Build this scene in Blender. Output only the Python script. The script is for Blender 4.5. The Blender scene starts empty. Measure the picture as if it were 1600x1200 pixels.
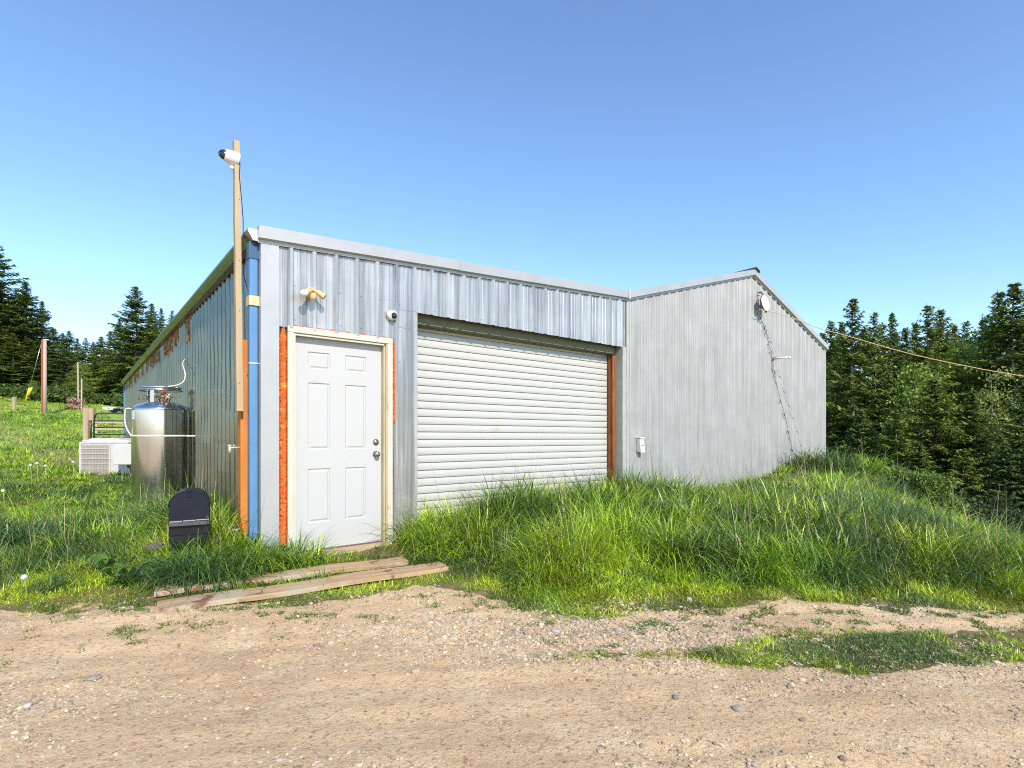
import bpy, bmesh, math, random
import numpy as np
from mathutils import Vector, Matrix
R = math.radians
random.seed(7); RNG = np.random.default_rng(11)
S = bpy.context.scene
COL = S.collection

# ------------------------------------------------------------------ camera, sky, sun
EYE = 1.2
F = 835.0            # focal length in pixels of the 1600 px wide photograph
cam_d = bpy.data.cameras.new("camera"); cam = bpy.data.objects.new("camera", cam_d)
COL.objects.link(cam); S.camera = cam
cam.location = (0, 0, EYE); cam.rotation_euler = (R(90), 0, 0)
cam_d.sensor_width = 36; cam_d.sensor_fit = 'HORIZONTAL'
cam_d.lens = 36 * F / 1600; cam_d.shift_y = (684 - 600) / 1600
cam_d.clip_start = 0.05; cam_d.clip_end = 5000

SUN_EL = R(38); SUN_H = Vector((0.4435, -0.896, 0)).normalized()
W = bpy.data.worlds.new("World"); S.world = W; W.use_nodes = True
wn = W.node_tree; wn.nodes.clear()
sky = wn.nodes.new('ShaderNodeTexSky'); sky.sky_type = 'NISHITA'; sky.sun_disc = False
sky.sun_elevation = SUN_EL; sky.sun_rotation = math.atan2(SUN_H.x, SUN_H.y)
sky.air_density = 1.0; sky.dust_density = 0.0; sky.ozone_density = 2.0; sky.altitude = 0
bg = wn.nodes.new('ShaderNodeBackground'); bg.inputs['Strength'].default_value = 0.15
wo = wn.nodes.new('ShaderNodeOutputWorld')
tn = wn.nodes.new('ShaderNodeMix'); tn.data_type = 'RGBA'; tn.blend_type = 'MULTIPLY'; tn.inputs[0].default_value = 1; tn.inputs[7].default_value = (.93, 1.04, 1.16, 1)
wn.links.new(sky.outputs[0], tn.inputs[6]); wn.links.new(tn.outputs[2], bg.inputs[0]); wn.links.new(bg.outputs[0], wo.inputs[0])
sl = bpy.data.lights.new("sun", 'SUN'); sl.energy = 3.7; sl.angle = R(0.53); sl.color = (1, .91, .78)
so = bpy.data.objects.new("sun", sl); COL.objects.link(so)
sd = SUN_H * math.cos(SUN_EL) + Vector((0, 0, math.sin(SUN_EL)))
so.rotation_euler = sd.to_track_quat('Z', 'Y').to_euler(); so.location = (10, -15, 20)
S.view_settings.view_transform = 'Standard'; S.view_settings.look = 'None'
S.view_settings.exposure = 0.66; S.view_settings.gamma = 1
S.cycles.max_bounces = 6; S.cycles.transparent_max_bounces = 8
S.cycles.use_denoising = False; S.cycles.filter_width = 1.1

# ------------------------------------------------------------------ helpers
def tag(o, label=None, cat=None, group=None, kind=None):
    if label: o['label'] = label
    if cat: o['category'] = cat
    if group: o['group'] = group
    if kind: o['kind'] = kind
    return o

def thing(name, label, cat, loc=(0, 0, 0), rotz=0, group=None):
    o = bpy.data.objects.new(name, None); COL.objects.link(o)
    o.location = loc; o.rotation_euler = (0, 0, rotz); o.empty_display_size = .1
    return tag(o, label, cat, group)

def link_mesh(name, me, mat, parent=None):
    if mat: me.materials.append(mat)
    o = bpy.data.objects.new(name, me); COL.objects.link(o)
    if parent: o.parent = parent
    return o

class MB:
    """collects shapes, build() links them as one mesh object"""
    def __init__(s): s.v = []; s.f = []; s.sm = []
    def add(s, vs, fs, smooth=False):
        n = len(s.v); s.v += [tuple(v) for v in vs]
        s.f += [tuple(i + n for i in f) for f in fs]; s.sm += [smooth] * len(fs)
        return s
    def box(s, x0, x1, y0, y1, z0, z1, M=None):
        vs = [(x, y, z) for z in (z0, z1) for y in (y0, y1) for x in (x0, x1)]
        if M is not None: vs = [tuple(M @ Vector(v)) for v in vs]
        return s.add(vs, [(0, 2, 3, 1), (4, 5, 7, 6), (0, 1, 5, 4), (2, 6, 7, 3), (0, 4, 6, 2), (1, 3, 7, 5)])
    def prism(s, pts, ax, a0, a1):
        """pts: 2d outline ccw; extruded along axis ax (0,1,2)"""
        def mk(p, a):
            if ax == 0: return (a, p[0], p[1])
            if ax == 1: return (p[0], a, p[1])
            return (p[0], p[1], a)
        n = len(pts)
        vs = [mk(p, a0) for p in pts] + [mk(p, a1) for p in pts]
        fs = [tuple(range(n))[::-1], tuple(range(n, 2 * n))] + [(i, (i + 1) % n, n + (i + 1) % n, n + i) for i in range(n)]
        return s.add(vs, fs)
    def tube(s, pts, r, seg=8, caps=True):
        pts = [Vector(p) for p in pts]; n = len(pts)
        rs = r if isinstance(r, (list, tuple)) else [r] * n
        vs = []; up = Vector((0.13, 0.21, 0.97)).normalized()
        for i, p in enumerate(pts):
            d = (pts[min(i + 1, n - 1)] - pts[max(i - 1, 0)]).normalized()
            a = d.cross(up)
            if a.length < .05: a = d.cross(Vector((1, .1, 0)))
            a.normalize(); b = d.cross(a)
            for k in range(seg):
                t = 2 * math.pi * k / seg
                vs.append(p + (a * math.cos(t) + b * math.sin(t)) * rs[i])
        fs = [(i * seg + k, i * seg + (k + 1) % seg, (i + 1) * seg + (k + 1) % seg, (i + 1) * seg + k) for i in range(n - 1) for k in range(seg)]
        s.add(vs, fs, True)
        if caps:
            s.f += [tuple(len(s.v) - n * seg + k for k in range(seg))[::-1], tuple(len(s.v) - seg + k for k in range(seg))]
            s.sm += [False, False]
        return s
    def lathe(s, prof, seg=32, M=None, smooth=True):
        vs = []
        for (r, z) in prof:
            for k in range(seg):
                t = 2 * math.pi * k / seg
                v = Vector((r * math.cos(t), r * math.sin(t), z))
                vs.append(M @ v if M is not None else v)
        fs = [(i * seg + k, i * seg + (k + 1) % seg, (i + 1) * seg + (k + 1) % seg, (i + 1) * seg + k) for i in range(len(prof) - 1) for k in range(seg)]
        return s.add(vs, fs, smooth)
    def torus(s, c, Rr, r, M=None, n=32, m=8, sx=1, sy=1):
        vs = []
        for i in range(n):
            t = 2 * math.pi * i / n
            for k in range(m):
                q = 2 * math.pi * k / m
                v = Vector(((Rr + r * math.cos(q)) * math.cos(t) * sx, (Rr + r * math.cos(q)) * math.sin(t) * sy, r * math.sin(q)))
                if M is not None: v = M @ v
                vs.append(v + Vector(c))
        fs = [(i * m + k, ((i + 1) % n) * m + k, ((i + 1) % n) * m + (k + 1) % m, i * m + (k + 1) % m) for i in range(n) for k in range(m)]
        return s.add(vs, fs, True)
    def ball(s, c, r, sx=1, sy=1, sz=1, n=12, m=8, z0=-1.0):
        prof = []
        for i in range(m + 1):
            a = -math.pi / 2 + math.pi * i / m
            if math.sin(a) < z0 - 1e-6: continue
            prof.append((max(1e-4, r * math.cos(a)), r * math.sin(a)))
        M = Matrix.Translation(c) @ Matrix.Diagonal((sx, sy, sz, 1))
        return s.lathe(prof, n, M)
    def build(s, name, mat, parent=None, bevel=0, recalc=True):
        me = bpy.data.meshes.new(name); me.from_pydata(s.v, [], s.f)
        me.polygons.foreach_set('use_smooth', s.sm)
        me.update()
        if recalc or bevel:
            bm = bmesh.new(); bm.from_mesh(me); bmesh.ops.recalc_face_normals(bm, faces=bm.faces)
            bm.to_mesh(me); bm.free()
        o = link_mesh(name, me, mat, parent)
        if bevel:
            b = o.modifiers.new('bevel', 'BEVEL'); b.width = bevel; b.segments = 2; b.limit_method = 'ANGLE'; b.angle_limit = R(40)
        return o

def P(px, py, Z):
    """point of the place seen at photo pixel px,py at distance Z"""
    return Vector(((px - 800) / F * Z, Z, EYE - (py - 684) / F * Z))

# numpy noise ------------------------------------------------------
_T = RNG.random((256, 256))
def vnoise(x, y):
    xi = np.floor(x).astype(int); yi = np.floor(y).astype(int); fx = x - xi; fy = y - yi
    fx = fx * fx * (3 - 2 * fx); fy = fy * fy * (3 - 2 * fy)
    g = lambda a, b: _T[a & 255, b & 255]
    return (g(xi, yi) * (1 - fx) + g(xi + 1, yi) * fx) * (1 - fy) + (g(xi, yi + 1) * (1 - fx) + g(xi + 1, yi + 1) * fx) * fy
def fbm(x, y, o=4):
    x = np.asarray(x, float); y = np.asarray(y, float)
    s = 0; a = .5; t = 0
    for i in range(o):
        s = s + a * vnoise(x + 13.7 * i, y + 7.1 * i); t += a; a *= .5; x = x * 2.03; y = y * 2.03
    return s / t
def sstep(a, b, x):
    t = np.clip((np.asarray(x, float) - a) / (b - a), 0, 1); return t * t * (3 - 2 * t)

# ------------------------------------------------------------------ materials
def mat(name, base=(.5, .5, .5), rough=.6, metal=0, noise=None, bump=None, spec=None, stretch=(1, 1, 1), attr=None,
        blotch=None, coat=0, trans=0, streak=None, rough_var=0):
    """noise=(scale, colour2, amount); bump=(scale, strength, distance); blotch=(scale, colour, lo, hi)"""
    m = bpy.data.materials.new(name); m.use_nodes = True; nt = m.node_tree; N = nt.nodes; L = nt.links
    b = N['Principled BSDF']; b.inputs['Roughness'].default_value = rough; b.inputs['Metallic'].default_value = metal
    if spec is not None: b.inputs['Specular IOR Level'].default_value = spec
    if coat: b.inputs['Coat Weight'].default_value = coat
    tc = N.new('ShaderNodeTexCoord'); mp = N.new('ShaderNodeMapping'); mp.inputs['Scale'].default_value = stretch
    L.new(tc.outputs['Object'], mp.inputs[0])
    cur = None
    if attr:
        a = N.new('ShaderNodeAttribute'); a.attribute_name = attr; cur = a.outputs['Color']
    else:
        rgb = N.new('ShaderNodeRGB'); rgb.outputs[0].default_value = (*base, 1); cur = rgb.outputs[0]
    def ntex(sc, det=5, rg=.6, vec=None):
        t = N.new('ShaderNodeTexNoise'); t.inputs['Scale'].default_value = sc; t.inputs['Detail'].default_value = det
        t.inputs['Roughness'].default_value = rg; L.new(vec or mp.outputs[0], t.inputs['Vector']); return t
    def mix(fac, c2, amt=1.0):
        nonlocal cur
        mx = N.new('ShaderNodeMix'); mx.data_type = 'RGBA'
        if amt != 1.0:
            mm = N.new('ShaderNodeMath'); mm.operation = 'MULTIPLY'; mm.inputs[1].default_value = amt; L.new(fac, mm.inputs[0]); fac = mm.outputs[0]
        L.new(fac, mx.inputs[0]); L.new(cur, mx.inputs[6]); mx.inputs[7].default_value = (*c2, 1); cur = mx.outputs[2]
    def ramp(fac, lo, hi):
        r = N.new('ShaderNodeMapRange'); r.inputs[1].default_value = lo; r.inputs[2].default_value = hi; L.new(fac, r.inputs[0]); return r.outputs[0]
    if noise:
        t = ntex(noise[0]); mix(ramp(t.outputs[0], .35, .65), noise[1], noise[2])
    if streak:      # (scale xyz, colour, lo, hi, amount)
        mp2 = N.new('ShaderNodeMapping'); mp2.inputs['Scale'].default_value = streak[0]; L.new(tc.outputs['Object'], mp2.inputs[0])
        t = ntex(1, 6, .65, mp2.outputs[0]); mix(ramp(t.outputs[0], streak[2], streak[3]), streak[1], streak[4])
    if blotch:
        for bl in (blotch if isinstance(blotch, list) else [blotch]):
            t = ntex(bl[0], 4, .55); mix(ramp(t.outputs[0], bl[2], bl[3]), bl[1])
    L.new(cur, b.inputs['Base Color'])
    if rough_var:
        t = ntex(6); r = N.new('ShaderNodeMapRange'); r.inputs[3].default_value = rough - rough_var; r.inputs[4].default_value = rough + rough_var
        L.new(t.outputs[0], r.inputs[0]); L.new(r.outputs[0], b.inputs['Roughness'])
    if bump:
        t = ntex(bump[0]); bn = N.new('ShaderNodeBump'); bn.inputs['Strength'].default_value = bump[1]; bn.inputs['Distance'].default_value = bump[2]
        L.new(t.outputs[0], bn.inputs['Height']); L.new(bn.outputs[0], b.inputs['Normal'])
    if trans:
        tr = N.new('ShaderNodeBsdfTranslucent'); L.new(cur, tr.inputs[0]); ms = N.new('ShaderNodeMixShader'); ms.inputs[0].default_value = trans
        L.new(b.outputs[0], ms.inputs[1]); L.new(tr.outputs[0], ms.inputs[2]); L.new(ms.outputs[0], N['Material Output'].inputs[0])
    return m

M = {}
M['galv'] = mat('galvanised_steel', (.55, .53, .50), .36, .62, noise=(1.6, (.40, .385, .36), .8), streak=((9, 9, .3), (.23, .225, .22), .45, .60, .8),
                bump=(3, .12, .02), rough_var=.10, blotch=(1.3, (.46, .45, .40), .62, .75))
M['galv_side_shade'] = mat('galvanised_steel_shaded', (.23, .235, .19), .22, .85, noise=(1.1, (.17, .18, .14), .6), streak=((.5, 9, .5), (.13, .14, .11), .5, .7, .5),
                bump=(1.5, .10, .03))  # same steel, darkened and greened: shade and grass reflection put into the colour
M['galv_old'] = mat('weathered_steel', (.39, .39, .375), .55, .30, noise=(2.5, (.32, .315, .30), .7), streak=((17, 17, .6), (.21, .205, .195), .45, .72, .6),
                bump=(4, .15, .01), blotch=(1.1, (.38, .38, .38), .6, .8), rough_var=.1)
M['trim'] = mat('trim_steel', (.44, .435, .425), .38, .3, noise=(2.5, (.37, .375, .37), .8), bump=(6, .08, .01), rough_var=.1)
M['trim_old'] = mat('trim_old', (.45, .45, .42), .5, .25, noise=(5, (.33, .33, .30), .7), bump=(9, .1, .01))
M['gutter'] = mat('gutter_metal', (.26, .27, .24), .32, .85, noise=(2, (.18, .19, .17), .6), bump=(2, .12, .02))
M['gutter_end'] = mat('gutter_end', (.62, .60, .56), .4, .4, noise=(15, (.5, .47, .42), .6))
M['dark'] = mat('dark_interior', (.03, .03, .03), .8)
M['roof'] = mat('roof_steel', (.52, .54, .56), .4, .6, noise=(2, (.4, .4, .38), .6))
M['lintel'] = mat('olive_beam', (.16, .155, .09), .55, .1, noise=(4, (.11, .105, .06), .6))
M['door'] = mat('door_paint', (.455, .45, .445), .42, noise=(3, (.45, .44, .42), .6), blotch=(5, (.38, .36, .30), .68, .85))
M['casing'] = mat('casing_paint', (.52, .49, .42), .5, noise=(9, (.47, .43, .33), .6), blotch=(7, (.45, .33, .18), .66, .72), stretch=(1, 1, .5), bump=(25, .15, .01))
M['jamb'] = mat('jamb_bare', (.46, .38, .24), .6, streak=((30, 30, 2), (.32, .22, .10), .45, .7, .9), bump=(25, .2, .01))
M['foam'] = mat('spray_foam', (.82, .16, .012), .75, noise=(14, (.62, .09, .006), .9), blotch=(11, (.88, .34, .02), .58, .7), bump=(45, .9, .03))
M['foam_old'] = mat('old_foam', (.46, .20, .04), .85, noise=(18, (.16, .08, .03), .9), bump=(40, .9, .03))
M['roller'] = mat('roller_paint', (.475, .465, .435), .45, noise=(2, (.46, .45, .42), .6), streak=((4, 4, 25), (.42, .39, .33), .6, .8, .5), blotch=(1.7, (.46, .34, .20), .70, .82))
M['rust'] = mat('rust', (.26, .085, .022), .8, noise=(8, (.12, .035, .012), .8), blotch=(4, (.48, .17, .03), .58, .72), stretch=(2, 2, .6), bump=(30, .3, .01))
M['greygreen'] = mat('jamb_shade', (.30, .32, .27), .6, .1, noise=(6, (.22, .24, .20), .7))
M['blue'] = mat('downspout_blue', (.10, .235, .42), .38, .15, noise=(5, (.08, .19, .36), .6), blotch=(30, (.40, .50, .60), .74, .78))
M['orange'] = mat('rusty_angle', (.58, .21, .035), .65, noise=(7, (.44, .13, .02), .7), blotch=(22, (.62, .36, .14), .7, .76), stretch=(1, 1, .35), bump=(25, .15, .01))
M['wood'] = mat('old_timber', (.42, .32, .19), .75, streak=((30, 30, 1.4), (.40, .27, .15), .45, .7, .8), blotch=(3, (.46, .42, .24), .58, .72), bump=(30, .3, .01))
M['plank'] = mat('plank_wood', (.48, .325, .175), .8, streak=((1.4, 30, 30), (.27, .165, .085), .42, .66, .85), noise=(5, (.38, .27, .155), .8), blotch=[(3.4, (.40, .33, .22), .5, .62), (5.2, (.18, .085, .042), .60, .68)], bump=(30, .5, .01))
M['greywood'] = mat('grey_wood', (.16, .13, .10), .85, streak=((3, 25, 25), (.08, .07, .055), .4, .7, .9), bump=(25, .4, .01))
M['postwood'] = mat('post_wood', (.46, .34, .22), .8, streak=((16, 16, 1), (.32, .22, .14), .45, .7, .8), bump=(12, .4, .02))
M['stainless'] = mat('stainless', (.64, .64, .64), .17, 1.0, streak=((5, 5, .2), (.54, .535, .52), .45, .65, .6), bump=(1.2, .04, .02))
M['steel_bright'] = mat('bright_steel', (.66, .64, .60), .3, 1.0)
M['brass'] = mat('brass', (.62, .40, .13), .35, 1.0)
M['red'] = mat('red_paint', (.45, .05, .03), .5)
M['white'] = mat('white_plastic', (.75, .75, .72), .4, noise=(8, (.66, .66, .62), .6))
M['label'] = mat('label_paper', (.70, .70, .66), .6)
M['ink'] = mat('ink', (.12, .12, .12), .7)
M['black'] = mat('black_plastic', (.008, .008, .010), .4, spec=.3, noise=(14, (.014, .014, .016), .5))
M['mailbox'] = mat('mailbox_paint', (.005, .007, .015), .5, spec=.25, noise=(12, (.011, .014, .022), .6), blotch=(38, (.30, .32, .35), .72, .76), bump=(8, .15, .01))
M['glass'] = mat('dark_dome', (.01, .01, .012), .06, coat=1)
M['tan'] = mat('tan_paint', (.66, .47, .22), .5, noise=(20, (.52, .34, .13), .6), blotch=(16, (.32, .17, .06), .64, .72))
M['bulb'] = mat('frosted_bulb', (.75, .70, .62), .35)
M['knob'] = mat('satin_nickel', (.42, .37, .32), .25, 1.0)
M['ac'] = mat('ac_paint', (.56, .53, .52), .5, noise=(5, (.46, .43, .42), .6), blotch=(9, (.38, .33, .30), .66, .76))
M['grille'] = mat('ac_fins', (.36, .31, .26), .6, .2, noise=(7, (.25, .21, .17), .7), stretch=(1, 1, 1))
M['gate'] = mat('gate_paint', (.035, .06, .055), .4, .2, noise=(6, (.07, .09, .085), .5))
M['polewood'] = mat('pole_wood', (.42, .33, .27), .7, noise=(2, (.42, .30, .22), .7))
M['polered'] = mat('pole_red', (.42, .09, .045), .7, noise=(2, (.3, .07, .03), .5))
M['yellow'] = mat('yellow_plastic', (.75, .50, .04), .5)
M['cord_y'] = mat('yellow_cord', (.55, .38, .16), .5)
M['hose'] = mat('white_hose', (.70, .68, .62), .4)
M['stone'] = mat('stone', (.25, .215, .17), .85, noise=(12, (.34, .30, .25), .8), bump=(20, .5, .02))
M['stone_w'] = mat('pale_stone', (.46, .41, .34), .85, noise=(12, (.36, .31, .25), .8), bump=(20, .5, .02))
M['gravel'] = mat('gravel_stone', attr='col', rough=.9)
M['grass'] = mat('grass_blade', attr='col', rough=.36, trans=.22, spec=.5)
M['leaf'] = mat('leaf', attr='col', rough=.5, trans=.25, spec=.3)
M['needle'] = mat('needles', attr='col', rough=.6, trans=.15, spec=.2)
M['bark'] = mat('bark', (.16, .125, .095), .9, streak=((12, 12, 1.5), (.07, .055, .04), .4, .7, .9), bump=(10, .6, .05))
M['bark_pale'] = mat('bark_pale', (.30, .26, .21), .9, streak=((10, 10, 1.5), (.14, .11, .085), .45, .7, .8), bump=(10, .5, .05))

def ground_mat():
    m = bpy.data.materials.new('ground_soil'); m.use_nodes = True; nt = m.node_tree; N = nt.nodes; L = nt.links
    b = N['Principled BSDF']; b.inputs['Roughness'].default_value = .95; b.inputs['Specular IOR Level'].default_value = .15
    g = N.new('ShaderNodeNewGeometry')
    def nz(sc, det=6, rg=.6):
        t = N.new('ShaderNodeTexNoise'); t.inputs['Scale'].default_value = sc; t.inputs['Detail'].default_value = det; t.inputs['Roughness'].default_value = rg
        L.new(g.outputs['Position'], t.inputs['Vector']); return t.outputs[0]
    def rmp(f, lo, hi):
        r = N.new('ShaderNodeMapRange'); r.inputs[1].default_value = lo; r.inputs[2].default_value = hi; L.new(f, r.inputs[0]); return r.outputs[0]
    def mx(f, a, c):
        x = N.new('ShaderNodeMix'); x.data_type = 'RGBA'; L.new(f, x.inputs[0])
        for i, q in ((6, a), (7, c)):
            if isinstance(q, tuple): x.inputs[i].default_value = (*q, 1)
            else: L.new(q, x.inputs[i])
        return x.outputs[2]
    c = mx(rmp(nz(.9, 5), .35, .65), (.70, .50, .29), (.57, .39, .22))
    c = mx(rmp(nz(2.6, 5, .7), .5, .72), c, (.74, .56, .345))
    c = mx(rmp(nz(38, 4, .7), .53, .68), c, (.30, .19, .10))
    c = mx(rmp(nz(95, 3, .7), .60, .74), c, (.66, .54, .38))
    soil = mx(rmp(nz(5), .4, .6), (.10, .11, .03), (.22, .17, .08))
    far = mx(rmp(nz(.35, 6, .7), .40, .62), (.17, .31, .03), (.34, .40, .08))
    a = N.new('ShaderNodeAttribute'); a.attribute_name = 'mask'
    sp = N.new('ShaderNodeSeparateColor'); L.new(a.outputs['Color'], sp.inputs[0])
    gr = mx(sp.outputs[1], soil, far)
    # ragged edge between soil and dirt
    ad = N.new('ShaderNodeMath'); ad.operation = 'MULTIPLY_ADD'; L.new(nz(9, 5, .7), ad.inputs[0]); ad.inputs[1].default_value = .9; ad.inputs[2].default_value = -.45
    ad2 = N.new('ShaderNodeMath'); ad2.operation = 'ADD'; L.new(sp.outputs[0], ad2.inputs[0]); L.new(ad.outputs[0], ad2.inputs[1])
    c = mx(rmp(ad2.outputs[0], .42, .58), c, gr)
    L.new(c, b.inputs['Base Color'])
    bn = N.new('ShaderNodeBump'); bn.inputs['Strength'].default_value = .8; bn.inputs['Distance'].default_value = .02
    am = N.new('ShaderNodeMath'); am.operation = 'ADD'; L.new(nz(60, 5, .75), am.inputs[0]); L.new(nz(14, 4, .6), am.inputs[1])
    L.new(am.outputs[0], bn.inputs['Height']); L.new(bn.outputs[0], b.inputs['Normal'])
    return m
M['ground'] = ground_mat()

# ------------------------------------------------------------------ building frame
C0 = Vector((-2.226, 4.777, 0)); ANG = math.atan2(.634, .7735)
AV = Vector((math.cos(ANG), math.sin(ANG), 0)); BV = Vector((-AV.y, AV.x, 0))
def loc2w(x, y, z=0): return C0 + AV * x + BV * y + Vector((0, 0, z))
DEP = 16.4; XV = 5.08; XR = 8.93; XE = 12.45

# ------------------------------------------------------------------ terrain
ctrl = []
def cp(x, y, z): ctrl.append((x, y, z))
for x in (-6, -3, 0, 3, 6): cp(x, 0, 0); cp(x, -6, 0)
for x in (-3.4, -1.5, 0, 1.2, 2.4, 3.6): cp(x, 2.2, -.01)
for x, y in ((-3.6, 3.6), (-2.5, 3.6), (-1.2, 3.8), (.3, 3.3), (1.5, 3.4), (2.6, 3.4), (3.6, 3.4), (5.5, 3.4)): cp(x, y, .0)
for U, v, z in ((-.1, -.1, .10), (.4, -.2, .055), (1.0, -.25, .055), (1.6, -.1, .12), (2.2, -.3, .16), (3.5, -.2, .20), (5, -.2, .26), (7, -.2, .28), (9, -.2, .34),
                (11, -.3, .47), (12.4, -.1, .34), (2.2, -1.1, .13), (3.6, -1.3, .16), (5.2, -1.5, .24), (7, -1.6, .3), (9, -1.8, .36), (11, -1.6, .44)):
    p = loc2w(U, v); cp(p.x, p.y, z)
cp(-.4, 4.4, .02); cp(.4, 4.4, .06); cp(1.5, 4.5, .10); cp(2.6, 4.8, .16); cp(3.6, 5.2, .2); cp(3.2, 6.6, .3); cp(4.4, 6.6, .28); cp(4.6, 8.6, .34)
cp(4.6, 5.0, .04); cp(5.8, 6.0, -.17); cp(6.0, 7.0, -.10); cp(6.6, 9.0, .04); cp(7.1, 11.3, .22); cp(7.3, 6.6, -.75); cp(8.3, 8.5, -1.2); cp(9.3, 12, -1.5)
cp(7, 4.4, -.45); cp(5.6, 4.6, -.10); cp(11, 5, -1.2); cp(14, 10, -3); cp(15, 18, -4.2); cp(10, 22, -4.0); cp(25, 25, -5.5); cp(14, 34, -5.2); cp(30, 40, -6)
cp(-3.4, 4.6, .12); cp(-4.5, 4.6, .12); cp(-5, 6, .22); cp(-3.2, 5.6, .18); cp(-4.9, 7.4, .30); cp(-6.6, 9.0, .38); cp(-8.4, 10.8, .44); cp(-8.6, 8.6, .40)
cp(-11, 13.5, .62); cp(-14.4, 15, .92); cp(-13.9, 18, 1.0); cp(-20, 22, 1.75); cp(-24, 25, 2.2); cp(-25.7, 32, 2.55); cp(-32.6, 34, 3.7); cp(-20, 34, 2.3)
cp(-34, 46, 4.2); cp(-24, 46, 3.4); cp(-45, 44, 5.2); cp(-40, 62, 5.5); cp(-12, 30, 1.3); cp(0, 30, -1.0); cp(-8, 60, 2.0); cp(-70, 90, 8); cp(-30, 100, 6)
cp(5, 60, -3); cp(40, 80, -6); cp(-300, 200, 20); cp(0, 300, 10); cp(300, 200, 8); cp(300, -100, -6); cp(-300, -100, 3); cp(0, -300, 0); cp(-12, 2, .3); cp(-12, 6, .6); cp(-20, 10, 1.2)
ctrl = np.array(ctrl)
def _phi(r2): return np.sqrt(r2 + .6)
_d2 = (ctrl[:, None, 0] - ctrl[None, :, 0]) ** 2 + (ctrl[:, None, 1] - ctrl[None, :, 1]) ** 2
_n = len(ctrl); _A = np.zeros((_n + 3, _n + 3)); _A[:_n, :_n] = _phi(_d2) - 0.012 * np.eye(_n)
_A[:_n, _n] = 1; _A[:_n, _n + 1] = ctrl[:, 0]; _A[:_n, _n + 2] = ctrl[:, 1]; _A[_n:, :_n] = _A[:_n, _n:].T
_w = np.linalg.solve(_A, np.concatenate([ctrl[:, 2], [0, 0, 0]]))
def H(x, y, micro=True):
    x = np.asarray(x, float); y = np.asarray(y, float); sh = x.shape; x = x.ravel(); y = y.ravel(); z = np.zeros(len(x))
    for i in range(0, len(x), 20000):
        a = x[i:i + 20000]; b = y[i:i + 20000]
        z[i:i + 20000] = _phi((a[:, None] - ctrl[:, 0]) ** 2 + (b[:, None] - ctrl[:, 1]) ** 2) @ _w[:_n] + _w[_n] + _w[_n + 1] * a + _w[_n + 2] * b
    if micro:
        z = z + (fbm(x * .5 + y * .12, y * 4.2 - x * .5, 3) - .5) * .045 * np.clip((4.6 - y) / .8, 0, 1) * (y > 0)
        z = z + (fbm(x * 1.1, y * 1.1, 3) - .5) * .05 + (fbm(x * 7, y * 7, 4) - .5) * .022
    return z.reshape(sh)
def h1(x, y): return float(H(np.array([x]), np.array([y]))[0])

edgeX = np.array([-30, -8, -5, -3.6, -2.5, -1.6, -.9, -.57, -.2, .26, .87, 1.55, 2.17, 3.4, 6, 12, 30])
edgeY = np.array([3.0, 3.5, 3.7, 3.72, 3.74, 3.85, 4.15, 4.30, 4.05, 3.62, 3.66, 3.74, 3.78, 3.60, 3.3, 3.0, 2.6])
def edge(x): return np.interp(x, edgeX, edgeY)
def grassness(x, y):
    """1 on grown ground, 0 on the bare driveway"""
    x = np.asarray(x, float); y = np.asarray(y, float)
    j = (fbm(x * 2.3, y * 2.3, 3) - .5) * .5 + (fbm(x * 9, y * 9, 2) - .5) * .14
    g = sstep(-.10, .10, y - edge(x) + j)
    yc = np.interp(x, [0.5, 1.2, 2.0, 3.2, 6], [2.95, 2.93, 3.02, 3.12, 3.1]); hw = np.interp(x, [0.3, .6, 1.0, 1.4, 2.0, 3.2, 6], [-.03, .02, .09, .19, .25, .19, .2])
    s = sstep(.06, -.06, np.abs(y - yc) - hw + j * .45) * (x > .2)
    c = sstep(.10, -.10, np.hypot((x - 2.55) / 1.0, (y - 2.0) / .5) - .65 + j * 2.0) * .3
    return np.clip(np.maximum(np.maximum(g, s), c), 0, 1)
def inside(x, y, m=0.0):
    dx = x - C0.x; dy = y - C0.y; U = dx * AV.x + dy * AV.y; V = dx * BV.x + dy * BV.y
    return (U > -m) & (V > -m) & (U < XE + m) & (V < DEP + m)

def axis_vals(segs):
    out = []
    for a, b, s in segs:
        out += list(np.arange(a, b - s * .5, s))
    out.append(segs[-1][1]); return np.array(out)
gx = axis_vals([(-600, -100, 50), (-100, -40, 6), (-40, -14, 1.0), (-14, -6, .25), (-6, 7, .035), (7, 16, .3), (16, 40, 1.2), (40, 100, 6), (100, 600, 50)])
gy = axis_vals([(-300, -20, 40), (-20, 0, 2), (0, 1.6, .2), (1.6, 5.2, .03), (5.2, 9, .09), (9, 20, .35), (20, 50, 1.0), (50, 110, 5), (110, 700, 50)])
GX, GY = np.meshgrid(gx, gy); GZ = H(GX, GY)
nx, ny = len(gx), len(gy)
mk = grassness(GX, GY)
dist = np.hypot(GX, GY); far = sstep(9, 22, dist)
path = np.exp(-((GY - (0.55 * (-GX) + 3.9 + .8 * (fbm(GX * .4, GY * .4) - .5))) / .55) ** 2) * ((GX < -6) & (GX > -16))
iy, ix = np.meshgrid(np.arange(ny - 1), np.arange(nx - 1), indexing='ij')
q = np.stack([iy * nx + ix, iy * nx + ix + 1, (iy + 1) * nx + ix + 1, (iy + 1) * nx + ix], -1).reshape(-1, 4)
gf = mk.ravel()[q].mean(1)
V3 = np.stack([GX.ravel(), GY.ravel(), GZ.ravel()], -1)
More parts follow.
